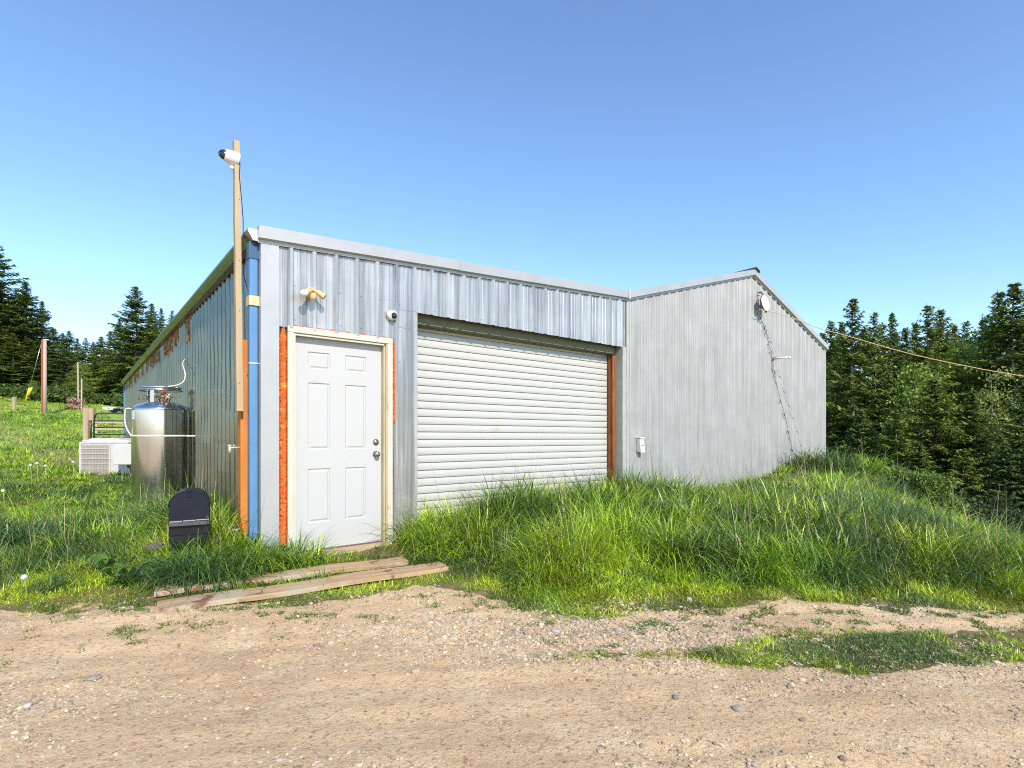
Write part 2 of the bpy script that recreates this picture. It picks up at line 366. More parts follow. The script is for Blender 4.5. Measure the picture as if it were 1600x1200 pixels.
def np_mesh(name, verts, faces, cols=None, cname='col', smooth=False):
    """faces: (n,k) array"""
    me = bpy.data.meshes.new(name); nv = len(verts); nf, k = faces.shape
    me.vertices.add(nv); me.vertices.foreach_set('co', np.ascontiguousarray(verts, np.float32).ravel())
    me.loops.add(nf * k); me.loops.foreach_set('vertex_index', np.ascontiguousarray(faces, np.int32).ravel())
    me.polygons.add(nf); me.polygons.foreach_set('loop_start', np.arange(0, nf * k, k, dtype=np.int32))
    me.polygons.foreach_set('use_smooth', np.full(nf, smooth))
    me.update(calc_edges=True)
    if cols is not None:
        a = me.color_attributes.new(cname, 'FLOAT_COLOR', 'POINT'); c = np.ones((nv, 4), np.float32); c[:, :3] = cols; a.data.foreach_set('color', c.ravel())
    return me
def sub_sheet(name, sel, kindname):
    fs = q[sel]; used, inv = np.unique(fs, return_inverse=True)
    c = np.zeros((len(used), 3)); c[:, 0] = mk.ravel()[used]; c[:, 1] = far.ravel()[used]
    me = np_mesh(name, V3[used], inv.reshape(fs.shape), c, 'mask', True)
    o = link_mesh(name, me, M['ground']); tag(o, kind='structure'); return o
sub_sheet('ground', gf >= .5, 0)
sub_sheet('dirt_driveway', gf < .5, 0)

# ------------------------------------------------------------------ grass
def blades(pos, L, wid, head, lean0, lean1, cols, rows=4, twist=None):
    n = len(pos); hx = np.cos(head); hy = np.sin(head)
    sx = -np.sin(head + (0 if twist is None else twist)); sy = np.cos(head + (0 if twist is None else twist))
    vs = np.zeros((n, rows * 2 + 1, 3), np.float32); cc = np.zeros((n, rows * 2 + 1, 3), np.float32)
    p = pos.copy().astype(float); dt = 1.0 / rows
    prof = [1, .95, .8, .55, .3] if rows >= 4 else ([1, .85, .5] if rows == 3 else [1, .7])
    for r in range(rows + 1):
        t = r * dt
        if r < rows:
            w = wid * prof[min(r, len(prof) - 1)] * .5
            vs[:, 2 * r, 0] = p[:, 0] - sx * w; vs[:, 2 * r, 1] = p[:, 1] - sy * w; vs[:, 2 * r, 2] = p[:, 2]
            vs[:, 2 * r + 1, 0] = p[:, 0] + sx * w; vs[:, 2 * r + 1, 1] = p[:, 1] + sy * w; vs[:, 2 * r + 1, 2] = p[:, 2]
            cc[:, 2 * r] = cols; cc[:, 2 * r + 1] = cols
        else:
            vs[:, 2 * r] = p; cc[:, 2 * r] = cols * np.array([1.25, 1.1, .9])
        th = lean0 + lean1 * (t + dt * .5)
        p[:, 0] += np.sin(th) * hx * L * dt; p[:, 1] += np.sin(th) * hy * L * dt; p[:, 2] += np.cos(th) * L * dt
    k = rows * 2 + 1; base = (np.arange(n) * k)[:, None]
    fq = np.concatenate([base + np.array([[2 * r, 2 * r + 1, 2 * r + 3, 2 * r + 2]]) for r in range(rows - 1)], 0)
    e = 2 * (rows - 1); ft = base + np.array([[e, e + 1, e + 2, e + 2]])
    return vs.reshape(-1, 3), fq, ft[:, :3], cc.reshape(-1, 3)
def mixed_mesh(name, vs, fq, ft, cols, mat_, smooth=True):
    me = bpy.data.meshes.new(name); nv = len(vs)
    me.vertices.add(nv); me.vertices.foreach_set('co', np.ascontiguousarray(vs, np.float32).ravel())
    li = np.concatenate([fq.ravel(), ft.ravel()]).astype(np.int32)
    me.loops.add(len(li)); me.loops.foreach_set('vertex_index', li)
    st = np.concatenate([np.arange(len(fq)) * 4, len(fq) * 4 + np.arange(len(ft)) * 3]).astype(np.int32)
    me.polygons.add(len(st)); me.polygons.foreach_set('loop_start', st); me.polygons.foreach_set('use_smooth', np.full(len(st), smooth))
    me.update(calc_edges=True)
    a = me.color_attributes.new('col', 'FLOAT_COLOR', 'POINT'); c = np.ones((nv, 4), np.float32); c[:, :3] = np.clip(cols, 0, 1); a.data.foreach_set('color', c.ravel())
    return link_mesh(name, me, mat_)
def grass_cols(x, y, n):
    """species patches: yellow-green, mid, blue-green"""
    a = fbm(x * .9 + 3, y * .9, 3); b = fbm(x * 1.7 + 50, y * 1.7 + 9, 3); r = RNG.random(n)
    bright = np.array([.34, .46, .025]); mid = np.array([.19, .31, .022]); blue = np.array([.070, .140, .040]); dry = np.array([.40, .34, .12])
    mid = mid[None] * (1 + .45 * sstep(9, 13, y))[:, None]; k = sstep(.42, .58, a + (r - .5) * .15)[:, None]; c = bright * (1 - k) + mid * k
    cl = fbm(x * 3.1 + 11, y * 3.1 + 70, 2)[:, None]; c = c * (.62 + .78 * sstep(.35, .65, cl))
    k2 = sstep(.53, .64, b + (RNG.random(n) - .5) * .12)[:, None] * .85; c = c * (1 - k2) + blue * k2
    dk = (RNG.random(n) < .035)[:, None]; c = np.where(dk, dry, c)
    return c * (.45 + 1.15 * RNG.random(n) ** 1.3)[:, None]
def UVof(x, y):
    dx = x - C0.x; dy = y - C0.y
    return dx * AV.x + dy * AV.y, dx * BV.x + dy * BV.y
def in_planks(x, y):
    o = np.zeros(len(x), bool)
    for (a, b, w) in PLK:
        d = np.array(b) - np.array(a); l = np.hypot(*d); d = d / l; rx = x - a[0]; ry = y - a[1]
        t = rx * d[0] + ry * d[1]; s = -rx * d[1] + ry * d[0]; o |= (t > -.02) & (t < l + .02) & (np.abs(s) < w / 2 + .01)
    return o
PLK = [((-2.45, 3.68), (-.60, 4.74), .235), ((-2.66, 3.97), (-.97, 4.86), .20)]
def hgt(x, y):
    """height of the growth"""
    e = y - edge(x); U, V = UVof(x, y)
    t = .05 + .22 * sstep(.1, 1.1, e) ** 1.0
    right = sstep(-.6, 0.0, x)
    t = t * (.8 + .55 * right)
    # tall stand in front of the roller door and by the corner
    t = t + .20 * sstep(1.35, 1.7, U) * sstep(5.6, 4.4, U) * sstep(-1.35, -.5, V) * (V < 0)
    t = t * (1 - .55 * sstep(5.0, 5.6, U) * sstep(10.4, 9.6, U) * sstep(-2.2, -1.0, V) * (V < 0)) * (1 - .35 * sstep(3.8, 5.2, x))
    t = t + .14 * sstep(10.0, 10.7, U) * sstep(12.6, 12.0, U) * (V > -1.2) * (V < 0)
    fr = sstep(.02, .12, U) * sstep(1.35, 1.2, U) * sstep(-.75, -.6, V)
    t = t * (1 - .70 * fr * (V < 0))
    t = t + .12 * (U < -.02) * sstep(-1.0, -.4, U) * sstep(-.2, .4, V) * sstep(4, 2.5, V)
    t = t * (.30 + 1.15 * fbm(x * 1.7 + 20, y * 1.7, 3))
    strip = (y < edge(x) - .12)
    t = np.where(strip, .035 + .02 * fbm(x * 3, y * 3, 2), t)
    t = t * (1 - .50 * ((x < -4.2) & (V > .3)) * sstep(5.4, 6.2, y))
    t = t * (.92 + .45 * sstep(9, 12, y))
    return np.clip(t, .03, .6)
def scatter(n, z0, z1, rows, wscale, urange=(-1.16, 1.16), keep=1.0):
    u = RNG.uniform(*urange, n); y = RNG.uniform(z0, z1, n); x = u * y
    ok = ~inside(x, y, .03) & ~in_planks(x, y)
    U, V = UVof(x, y); ok &= ~((U > .3) & (V > .5) & (U < XE + 1))
    x = x[ok]; y = y[ok]
    g = grassness(x, y); pat = fbm(x * 4 + 7, y * 4, 3)
    strip = y < edge(x) + .05
    pr = g * np.where(strip, sstep(.30, .50, pat), 1) * (1 - .94 * sstep(.20, .05, np.hypot(x - 5.05, (y - 8.6) * .5)))
    pr = pr * (1 - .0 * x)
    ok = RNG.random(len(x)) < pr; x = x[ok]; y = y[ok]; n = len(x)
    h = hgt(x, y) * (.55 + .75 * RNG.random(n)); L = h * 1.15
    z = H(x, y) - .01
    flow = fbm(x * .8, y * .8, 2) * 2 * math.pi * 2.2
    head = flow + RNG.normal(0, 1.5, n)
    sz = np.clip(y / 5, 1, 9)
    wid = (.0055 + .0065 * RNG.random(n)) * np.clip(h / .2, .55, 1.25) * sz ** .75 * wscale
    c = grass_cols(x, y, n)
    dp = np.abs(y - (12 - (x + 9.6) * .833) + 1.2 * (fbm(x * .5, y * .5, 2) - .5)); dk = (RNG.random(n) < .5 * sstep(.9, .2, dp) * (y > 11.5) * (y < 22))[:, None]; c = np.where(dk, np.array([.50, .40, .20]) * RNG.uniform(.7, 1.2, (n, 1)), c)
    fr = (h < .07) & (y < 5); c = np.where(fr[:, None] & (RNG.random(n) < .25)[:, None], c * np.array([1.35, 1.0, 1.0]), c)
    return blades(np.stack([x, y, z], -1), L, wid, head, RNG.uniform(.02, .8, n), RNG.uniform(.3, 2.8, n), c, rows, RNG.uniform(-.9, .9, n))
def tussocks(centers, nb, lmul=1.0, blue=.6):
    P_, L_, W_, Hd, l0, l1, C_ = [], [], [], [], [], [], []
    for (x, y, hh) in centers:
        n = int(nb * random.uniform(.6, 1.3)); a = RNG.uniform(0, 2 * math.pi, n); r = np.abs(RNG.normal(0, .07, n)) * (1 + hh)
        px = x + np.cos(a) * r; py = y + np.sin(a) * r
        P_.append(np.stack([px, py, np.full(n, h1(x, y) - .015)], -1)); L = hh * RNG.uniform(.6, 1.25, n) * 1.25 * lmul; L_.append(L)
        W_.append(RNG.uniform(.006, .0125, n) * max(1, y / 6)); Hd.append(a + RNG.normal(0, .5, n)); l0.append(RNG.uniform(.02, .6, n)); l1.append(RNG.uniform(.7, 2.7, n))
        b = np.array([.085, .155, .045]) if float(fbm(np.array([x * .75 + 4]), np.array([y * .75 + 8]), 2)[0]) + random.uniform(-.06, .06) > .5 else np.array([.25, .39, .025])
        C_.append(b * RNG.uniform(.45, 1.75, n)[:, None])
    k = lambda l: np.concatenate(l)
    n = len(k(L_)); return blades(k(P_), k(L_), k(W_), k(Hd), k(l0), k(l1), k(C_), 5, RNG.uniform(-.6, .6, n))
parts = [scatter(300000, 3.2, 9, 4, 1.0), scatter(150000, 2.45, 3.5, 3, .8, (.1, 1.16)), scatter(130000, 3.3, 4.7, 3, .8), scatter(230000, 9, 42, 2, 1.2), scatter(30000, 9, 16, 3, 1.2)]
cen = []
tries = 0
while len(cen) < 780 and tries < 20000:
    tries += 1
    y = random.uniform(3.9, 11.5); x = random.uniform(-1.1, 1.1) * y
    e = y - float(edge(x)); U, V = UVof(x, y)
    if inside(x, y, .04) or e < .35 or (U > .3 and V > .3): continue
    if 0 < U < 1.3 and V > -.7: continue
    if in_planks(np.array([x]), np.array([y]))[0]: continue
    hh = float(hgt(np.array([x]), np.array([y]))[0]) * random.uniform(1.0, 1.75)
    cen.append((x, y, min(hh, .55)))
# the clumps the photograph shows large
for U, V, hh in ((1.45, -.12, .5), (1.62, -.3, .48), (1.9, -.25, .5), (1.5, -.5, .4), (1.75, -.6, .42), (2.2, -.2, .5), (2.5, -.3, .52), (2.9, -.2, .5), (3.2, -.3, .5), (3.6, -.2, .5),
                 (4.0, -.2, .55), (4.4, -.25, .5), (4.8, -.2, .62), (4.95, -.15, .6), (4.6, -.15, .6), (6.9, -.9, .34), (7.3, -1.0, .36), (7.1, -.7, .32), (10.4, -.4, .5), (10.9, -.3, .55), (11.3, -.2, .55),
                 (.10, -.16, .34), (.20, -.22, .34), (.3, -.24, .3), (.42, -.2, .3), (-.1, -.25, .32), (-.3, -.1, .3), (-.25, .5, .55), (-.3, .8, .6), (-.22, 1.1, .6), (-.3, 1.4, .6), (-.4, 1.8, .6), (-.3, .2, .3),
                 (-.35, 1.05, .62), (-.5, 1.3, .5), (2.1, -.75, .4), (2.6, -.8, .42), (3.0, -.9, .4), (3.4, -.8, .42)):
    p = loc2w(U, V); cen.append((p.x, p.y, hh))
for px, Z, hh in ((200, 4.5, .30), (230, 4.2, .3), (260, 4.1, .3), (300, 4.05, .3), (330, 4.15, .3), (365, 4.2, .28), (390, 4.4, .28), (270, 4.22, .36), (285, 4.2, .38), (300, 4.2, .36), (315, 4.22, .36), (328, 4.25, .34), (280, 4.25, .32), (180, 4.6, .3), (350, 4.3, .3), (215, 6.3, .26), (235, 6.4, .28), (270, 6.4, .30), (300, 6.3, .34), (190, 6.6, .24),
                  (60, 5.2, .3), (100, 5.0, .3), (140, 5.6, .35), (40, 6, .35), (1500, 4.9, .24), (1400, 5.4, .3), (1350, 6.8, .45), (1300, 7.6, .5), (1240, 7.2, .45), (1200, 6.4, .4), (1160, 6.0, .42), (1130, 5.4, .4)):
    cen.append(((px - 800) / F * Z, Z, hh))
parts.append(tussocks(cen, 85))
ns = 2600; yy_ = RNG.uniform(3.9, 12, ns); xx_ = RNG.uniform(-1.12, 1.12, ns) * yy_; Us, Vs = UVof(xx_, yy_)
ok = ~inside(xx_, yy_, .05) & ~in_planks(xx_, yy_) & (yy_ - edge(xx_) > .5) & ~((Us > .3) & (Vs > .3)) & ~((Us > 0) & (Us < 1.3) & (Vs > -.8)) & (RNG.random(ns) < sstep(.42, .62, fbm(xx_ * .7 + 5, yy_ * .7 + 60, 2)))
xx_, yy_ = xx_[ok], yy_[ok]; ns = len(xx_)
parts.append(blades(np.stack([xx_, yy_, H(xx_, yy_)], -1), hgt(xx_, yy_) * RNG.uniform(1.5, 2.4, ns) + .12, RNG.uniform(.003, .005, ns) * np.maximum(1, yy_ / 6), RNG.uniform(0, 6.28, ns), RNG.uniform(0, .2, ns), RNG.uniform(.1, .7, ns), np.array([.42, .38, .16]) * RNG.uniform(.5, 1.3, ns)[:, None], 4, None))
vs, fq, ft, cc = [], [], [], []; o_ = 0
for a, b, c, d in parts:
    vs.append(a); fq.append(b + o_); ft.append(c + o_); cc.append(d); o_ += len(a)
g = mixed_mesh('grass', np.concatenate(vs), np.concatenate(fq), np.concatenate(ft), np.concatenate(cc), M['grass'])
tag(g, 'long green grass growing over the bank, the hill and the edges of the driveway', 'grass', kind='stuff')

# small weeds on the driveway
n = 340000; y = RNG.uniform(2.1, 4.5, n); x = RNG.uniform(-1.15, 1.15, n) * y
w = fbm(x * 2.2 + 90, y * 4.5 + 3, 3); near = np.maximum(sstep(1.25, -.05, edge(x) - y) ** 1.5, .9 * np.exp(-((y - 2.98 - .05 * np.sin(x * 3)) / .16) ** 2) * sstep(-.1, .6, x))
w2 = fbm(x * 9, y * 13, 3)
ok = (RNG.random(n) < (.12 + .88 * sstep(.46, .58, w)) * near * 1.0) & (w2 > .56 + .10 * sstep(.0, .9, edge(x) - y)) & ~in_planks(x, y) & (y < edge(x) + .1)
x = x[ok]; y = y[ok]; n = len(x)
vs1 = blades(np.stack([x, y, H(x, y) - .004], -1), RNG.uniform(.012, .040, n), RNG.uniform(.004, .008, n), RNG.uniform(0, 6.28, n), RNG.uniform(.2, 1.0, n), RNG.uniform(.3, 1.2, n),
             np.array([.10, .17, .022]) * RNG.uniform(.6, 1.8, n)[:, None] * np.where(RNG.random(n) < .2, 1.0, 1.0)[:, None], 3, None)
g = mixed_mesh('weeds', *vs1, M['grass']); tag(g, 'sparse short weeds dotted over the bare driveway', 'weeds', kind='stuff')

# ------------------------------------------------------------------ gravel and stones
def rocks(n, xs, ys, sizes, base, var):
    bm = bmesh.new(); bmesh.ops.create_icosphere(bm, subdivisions=1, radius=1); bm.verts.ensure_lookup_table()
    bv = np.array([v.co[:] for v in bm.verts]); bf = np.array([[v.index for v in f.verts] for f in bm.faces]); bm.free()
    k = len(bv); jit = RNG.uniform(.68, 1.2, (n, k, 1)); sc = sizes[:, None, None] * np.stack([RNG.uniform(.7, 1.3, n), RNG.uniform(.7, 1.3, n), RNG.uniform(.35, .7, n)], -1)[:, None, :]
    v = bv[None] * jit * sc; a = RNG.uniform(0, 6.28, n); ca = np.cos(a)[:, None]; sa = np.sin(a)[:, None]
    vx = v[:, :, 0] * ca - v[:, :, 1] * sa; vy = v[:, :, 0] * sa + v[:, :, 1] * ca
    z = H(xs, ys) + sizes * .12
    V = np.stack([vx + xs[:, None], vy + ys[:, None], v[:, :, 2] + z[:, None]], -1).reshape(-1, 3)
    Fc = (bf[None] + (np.arange(n) * k)[:, None, None]).reshape(-1, 3)
    tone = np.array(base)[None] * RNG.uniform(1 - var, 1 + var, n)[:, None] + RNG.normal(0, .008, (n, 3))
    c = np.repeat(np.clip(tone, .02, .9), k, 0); return V, Fc, c
n = 90000; y = 1.5 + 3.0 * RNG.random(n) ** .8; x = RNG.uniform(-1.2, 1.2, n) * y
gr = np.exp(-(((x - (.25)) / 1.25) ** 2 + ((y - 3.35) / .38) ** 2)) * 1.2 + .9 * np.exp(-(((x - 1.6) / 1.1) ** 2 + ((y - 3.0) / .2) ** 2)) + np.exp(-(((x + 2.4) / .6) ** 2 + ((y - 2.5) / .18) ** 2)) + .03 + .5 * sstep(.56, .72, fbm(x * 1.5 + 31, y * 3.5, 4))
gr = gr * (1 - .8 * sstep(.15, .25, y - edge(x)))
ok = (RNG.random(n) < gr) & ~in_planks(x, y) & (y < edge(x) + .35); x = x[ok]; y = y[ok]; n = len(x)
band = np.exp(-(((x - .5) / 1.3) ** 2 + ((y - 3.35) / .40) ** 2)); sz = (.0028 + .0080 * RNG.random(n) ** 2.4) * (1 + .55 * band) + (RNG.random(n) < .04) * RNG.uniform(.004, .012, n)
Vv, Ff, Cc = rocks(n, x, y, sz, (.41, .325, .225), .45)
me = np_mesh('gravel', Vv, Ff, Cc); o = link_mesh('gravel', me, M['gravel']); tag(o, 'loose pale gravel scattered over the driveway', 'gravel', kind='stuff')
def stone(px, py, r, m, label, seed, flat=.6, group=None):
    Z = F * EYE / (py - 684); x = (px - 800) / F * Z; rs = random.Random(seed)
    bm = bmesh.new(); bmesh.ops.create_icosphere(bm, subdivisions=2, radius=r)
    for v in bm.verts:
        v.co *= rs.uniform(.78, 1.15); v.co.z *= flat; v.co.x *= 1.25
    me = bpy.data.meshes.new('stone'); bm.to_mesh(me); bm.free()
    o = link_mesh('stone', me, m); o.location = (x, Z, h1(x, Z) + r * flat * .4); o.rotation_euler.z = rs.uniform(0, 6)
    return tag(o, label, 'stone', 'larger stones on the driveway')
stone(1077, 945, .022, M['stone_w'], 'white lump of stone at the foot of the grassy bank below the grey gable wall', 1, .8)
stone(868, 984, .026, M['stone_w'], 'pale grey stone among the gravel, left of the grass strip tip', 2)
stone(146, 1054, .026, M['stone'], 'flat grey stone near the gravel at the left edge of the driveway', 3, .5)
stone(1153, 1107, .020, M['stone'], 'grey stone near the front edge of the driveway, right side', 4)
stone(1058, 1090, .018, M['stone'], 'small brown stone standing alone on the bare dirt below the strip of grass', 5)
stone(44, 1094, .018, M['stone_w'], 'small white stone at the left corner of the driveway', 6)
stone(822, 985, .020, M['stone'], 'brownish stone in the gravel in front of the roller door', 8)

# ------------------------------------------------------------------ the barn
barn = thing('metal_barn', 'long galvanised steel barn with white door, white roller door and grey gable', 'barn', tuple(C0), ANG)
def ribs_profile(x0, x1, pitch, phase, hh=.025):
    """points (x, out) of a ribbed sheet, out = distance towards the outside"""
    xs = {x0, x1}; k0 = int((x0 - phase) / pitch) - 2; k1 = int((x1 - phase) / pitch) + 2
    feats = [(-.064, 0), (-.042, hh), (-.013, hh), (0, 0), (.030, 0), (.036, .0045), (.054, .0045), (.060, 0), (.088, 0), (.094, .0045), (.112, .0045), (.118, 0)]
    pts = [(phase + k * pitch + f[0], f[1]) for k in range(k0, k1) for f in feats]
    pts.sort(); px = [p[0] for p in pts]; py = [p[1] for p in pts]
    out = [(x0, float(np.interp(x0, px, py)))] + [p for p in pts if x0 + 1e-4 < p[0] < x1 - 1e-4] + [(x1, float(np.interp(x1, px, py)))]
    return out
def siding(name, x0, x1, zb, zt, pitch, phase, m, side='front', off=0, rows=7, label=None, wav=.0025, screws=()):
    pr = ribs_profile(x0, x1, pitch, phase); mb = MB(); vs = []; rnd = random.Random(int(x0 * 100) + 5)
    rr = rows + 1
    for i, (x, o) in enumerate(pr):
        a = zb(x) if callable(zb) else zb; b = zt(x) if callable(zt) else zt
        for r in range(rr):
            z = a + (b - a) * r / rows; w = wav * (math.sin(x * 5.1 + r * 1.9) + math.sin(x * 2.3 - r * 2.7)) * .5
            d = off + o + w
            vs.append((x, -d, z) if side == 'front' else (-d, x, z))
    fs = []
    for i in range(len(pr) - 1):
        for r in range(rows):
            f = (i * rr + r, (i + 1) * rr + r, (i + 1) * rr + r + 1, i * rr + r + 1)
            fs.append(f if side == 'front' else f[::-1])
    mb.add(vs, fs)
    # screw heads beside the ribs are part of the sheet's surface
    for z in screws:
        k = math.ceil((x0 - phase) / pitch)
        while phase + k * pitch + .02 < x1:
            x = phase + k * pitch + .014
            b = zt(x) if callable(zt) else zt
            if rnd.random() < .8 and z < b - .05:
                q_ = .0055; d = off + .002
                if side == 'front': mb.box(x - q_, x + q_, -d - .005, -d + .01, z - q_, z + q_)
                else: mb.box(-d - .005, -d + .01, x - q_, x + q_, z - q_, z + q_)
            k += 1
    o = mb.build(name, m, barn, recalc=False)
    if label: o['label'] = label
    return o
zt_l = lambda x: 3.07 + .0625 * x                      # top of the rake trim over the lean-to
zt_g = lambda x: 3.385 + (x - XV) * (4.48 - 3.385) / (XR - XV) if x < XR else 4.48 - (x - XR) * (4.48 - 3.39) / (XE + .05 - XR)
PIT = .2128; PH = .2665
siding('front_siding', .135, 1.285, 2.215, lambda x: zt_l(x) - .11, PIT, PH, M['galv'], screws=(2.62, 2.30))
siding('front_siding', 1.2855, XV - .02, 2.548, lambda x: zt_l(x) - .11, PIT, PH, M['galv'], off=.003, rows=4, screws=(2.60,))
siding('front_siding', 1.2585, 1.556, -.2, 2.556, PIT, PH, M['galv'], screws=(1.2, .4, 2.0), label='narrow ribbed sheet between the two doors')
siding('gable_siding', XV + .035, XE, -1.2, lambda x: zt_g(x) - .11, .2085, 5.575, M['galv_old'], rows=12, wav=.004, screws=(.7, 1.6, 2.6, 3.4), label='dull weathered grey ribbed sheets of the gable')
siding('side_siding', .12, DEP - .1, -.1, 2.98, PIT, .33, M['galv_side_shade'], 'side', rows=10, wav=.006, screws=(.55, 1.25, 1.95, 2.6), label='shaded ribbed sheets of the long side')
# dark inner shell added against light leaks, and far walls
w_ = MB()
w_.box(.02, XE - .02, DEP - .05, DEP, -1.2, 3.1)
w_.box(XE - .03, XE, .02, DEP, -1.6, 3.28)
w_.build('rear_wall', M['galv_old'], barn)
w_ = MB(); w_.box(.015, .10, .10, DEP - .06, -.3, 2.98)
w_.box(.10, .26, .015, .09, -.3, 2.95); w_.box(.26, 1.20, .015, .09, 2.22, 2.98); w_.box(1.20, 1.55, .015, .09, -.3, 3.02)
w_.box(1.55, XV, .015, .09, 2.60, 3.1); w_.box(XV + .02, XE - .04, .015, .09, -1.2, 3.2)
w_.box(.26, 1.19, .12, .16, -.3, 2.22)
w_.build('light_stop_shell', M['dark'], barn)
# roofs
r_ = MB()
r_.prism([(-.03, zt_l(0) - .02), (XV - .01, zt_l(XV) - .02), (XV - .01, zt_l(XV) - .07), (-.03, zt_l(0) - .07)], 1, -.04, DEP + .05)
r_.build('lean_to_roof', M['roof'], barn)
r_ = MB()
r_.prism([(XV + .01, zt_g(XV) - .01), (XR, 4.46), (XR, 4.39), (XV + .01, zt_g(XV) - .07)], 1, -.04, DEP + .05)
r_.prism([(XR + .004, 4.46), (XE + .06, 3.37), (XE + .06, 3.30), (XR + .004, 4.39)], 1, -.04, DEP + .05)
r_.build('gable_roof', M['roof'], barn)
r_ = MB(); r_.prism([(XR - .09, 4.475), (XR, 4.515), (XR + .14, 4.468), (XR + .15, 4.43), (XR, 4.485), (XR - .09, 4.46)], 1, -.10, DEP + .1)
r_.build('ridge_cap', mat('ridge_cap_dark', (.035, .035, .035), .6), barn)
# rake trims: face board, underside, lip
def rake(name, x0, x1, f, m=None, out=.075):
    b = MB(); H_ = .105
    vs = []
    for x in (x0, x1):
        z = f(x)
        vs += [(x, .0, z), (x, -out, z), (x, -out + .006, z - H_), (x, -.030, z - H_ - .008), (x, -.030, z - H_ - .034), (x, -.022, z - H_ - .034), (x, .0, z - H_ + .02)]
    n = 7; b.add(vs, [tuple(range(n)), tuple(range(n, 2 * n))[::-1]] + [(i, n + i, n + (i + 1) % n, (i + 1) % n) for i in range(n)])
    return b.build(name, m or M['trim'], barn)
rake('rake_trim', -.05, 2.06, zt_l); rake('rake_trim', 2.063, XV - .005, lambda x: zt_l(x) - .003)
rake('rake_trim', XV, 8.17, zt_g); rake('rake_trim', 8.173, XR, lambda x: zt_g(x) - .003); rake('rake_trim', XR + .001, XE + .06, zt_g)
b = MB(); b.box(XV - .03, XV + .02, -.079, -.072, zt_l(XV) - .12, zt_l(XV) + .02); b.build('trim_clip', M['trim_old'], barn)
# corner trims
b = MB(); b.box(-.024, .128, -.024, 0, -.2, 2.94); b.box(-.024, 0, .001, .115, -.2, 2.94); b.box(.128, .136, -.010, 0, -.2, 2.935); b.build('corner_trim', M['trim'], barn)
b = MB(); b.box(XV - .012, XV + .034, -.026, 0, -.3, 3.245); b.build('corner_trim', M['trim_old'], barn)
b = MB(); b.box(XE - .005, XE + .03, -.026, .1, -1.2, 3.26); b.build('corner_trim', M['trim_old'], barn)
b = MB(); b.box(-.06, 0, DEP - .1, DEP, -.2, 2.95); b.build('corner_trim', M['blue'], barn)
# gutter along the side eave
g0 = MB(); prof = [(-.02, 3.045), (-.125, 3.045), (-.128, 3.02), (-.105, 2.985), (-.085, 2.945), (-.02, 2.945)]
def ext(pr, y0, y1):
    nn = len(pr); vs = [(p[0], y0, p[1]) for p in pr] + [(p[0], y1, p[1]) for p in pr]
    return vs, [tuple(range(nn)), tuple(range(nn, 2 * nn))[::-1]] + [(i, nn + i, nn + (i + 1) % nn, (i + 1) % nn) for i in range(nn)]
g0.add(*ext(prof, .0, DEP + .05)); gut = g0.build('gutter', M['gutter'], barn)
g0 = MB(); g0.add(*ext(prof, -.012, -.001)); g0.build('gutter_end', M['gutter_end'], gut)
# downspout
ds = MB(); ds.box(-.100, -.030, .045, .125, .12, 2.90); dso = ds.build('downspout', M['blue'], barn, bevel=.008)
b = MB(); b.box(-.106, -.024, .039, .131, 2.80, 2.945)
for k in range(6): b.box(-.098 + k * .013, -.093 + k * .013, .034, .039, 2.80, 2.93)
b.build('collar', mat('downspout_collar', (.05, .11, .20), .4, .2), dso)
b = MB(); b.box(-.108, -.002, .030, .040, 2.38, 2.465); b.box(-.108, -.102, .04, .14, 2.38, 2.465); b.tube([(-.062, .026, 2.42), (-.062, .032, 2.42)], .012, 10)
b.build('bracket', mat('bracket_cream', (.66, .52, .30), .5, noise=(12, (.5, .38, .2), .6)), dso)
b = MB(); b.box(-.103, -.027, .041, .128, 1.86, 1.872); b.build('joint', M['gutter_end'], dso)
# door
door = MB(); dx0, dx1, dz0, dz1 = 0, .888, .13, 2.165
pan = [(px0, px1, pz0, pz1) for (px0, px1) in ((.136, .351), (.504, .7215)) for (pz0, pz1) in ((1.858, 2.022), (1.086, 1.727), (.386, .903))]
offs = [0, .008, .016, .030]; deps = [0, .010, .010, .003]
xs = sorted({dx0, dx1} | {a + o for a, b2, _, _ in pan for o in offs} | {b2 - o for _, b2, _, _ in pan for o in offs})
zs = sorted({dz0, dz1} | {a + o for _, _, a, b2 in pan for o in offs} | {b2 - o for _, _, _, b2 in pan for o in offs})
def ddep(x, z):
    for a, b2, c, d in pan:
        if a <= x <= b2 and c <= z <= d:
            return float(np.interp(min(x - a, b2 - x, z - c, d - z), offs, deps))
    return 0
yy = .060
vs = [(x + .279, yy + ddep(x, z), z) for z in zs for x in xs]; nxs = len(xs)
door.add(vs, [(j * nxs + i, j * nxs + i + 1, (j + 1) * nxs + i + 1, (j + 1) * nxs + i) for j in range(len(zs) - 1) for i in range(nxs - 1)])
do = door.build('door', M['door'], barn, recalc=False)
b = MB(); b.box(.281, 1.165, .074, .10, .132, 2.163); b.build('door_core', M['door'], do)
Mk = Matrix.Translation((.279 + .826, .060, 1.155)) @ Matrix.Rotation(R(90), 4, 'X')
b = MB(); b.lathe([(.0001, .022), (.012, .022), (.018, .016), (.030, .012), (.033, .003), (.033, 0)], 24, Mk); b.box(.279 + .826 - .003, .279 + .826 + .003, .028, .040, 1.148, 1.162); b.build('deadbolt', M['knob'], do)
Mk = Matrix.Translation((.279 + .826, .060, 1.03)) @ Matrix.Rotation(R(90), 4, 'X')
b = MB(); b.lathe([(.0001, .064), (.016, .063), (.026, .056), (.028, .046), (.022, .036), (.012, .030), (.012, .012), (.032, .008), (.034, 0)], 24, Mk); b.build('handle', M['knob'], do)
fr = MB()                                              # casing
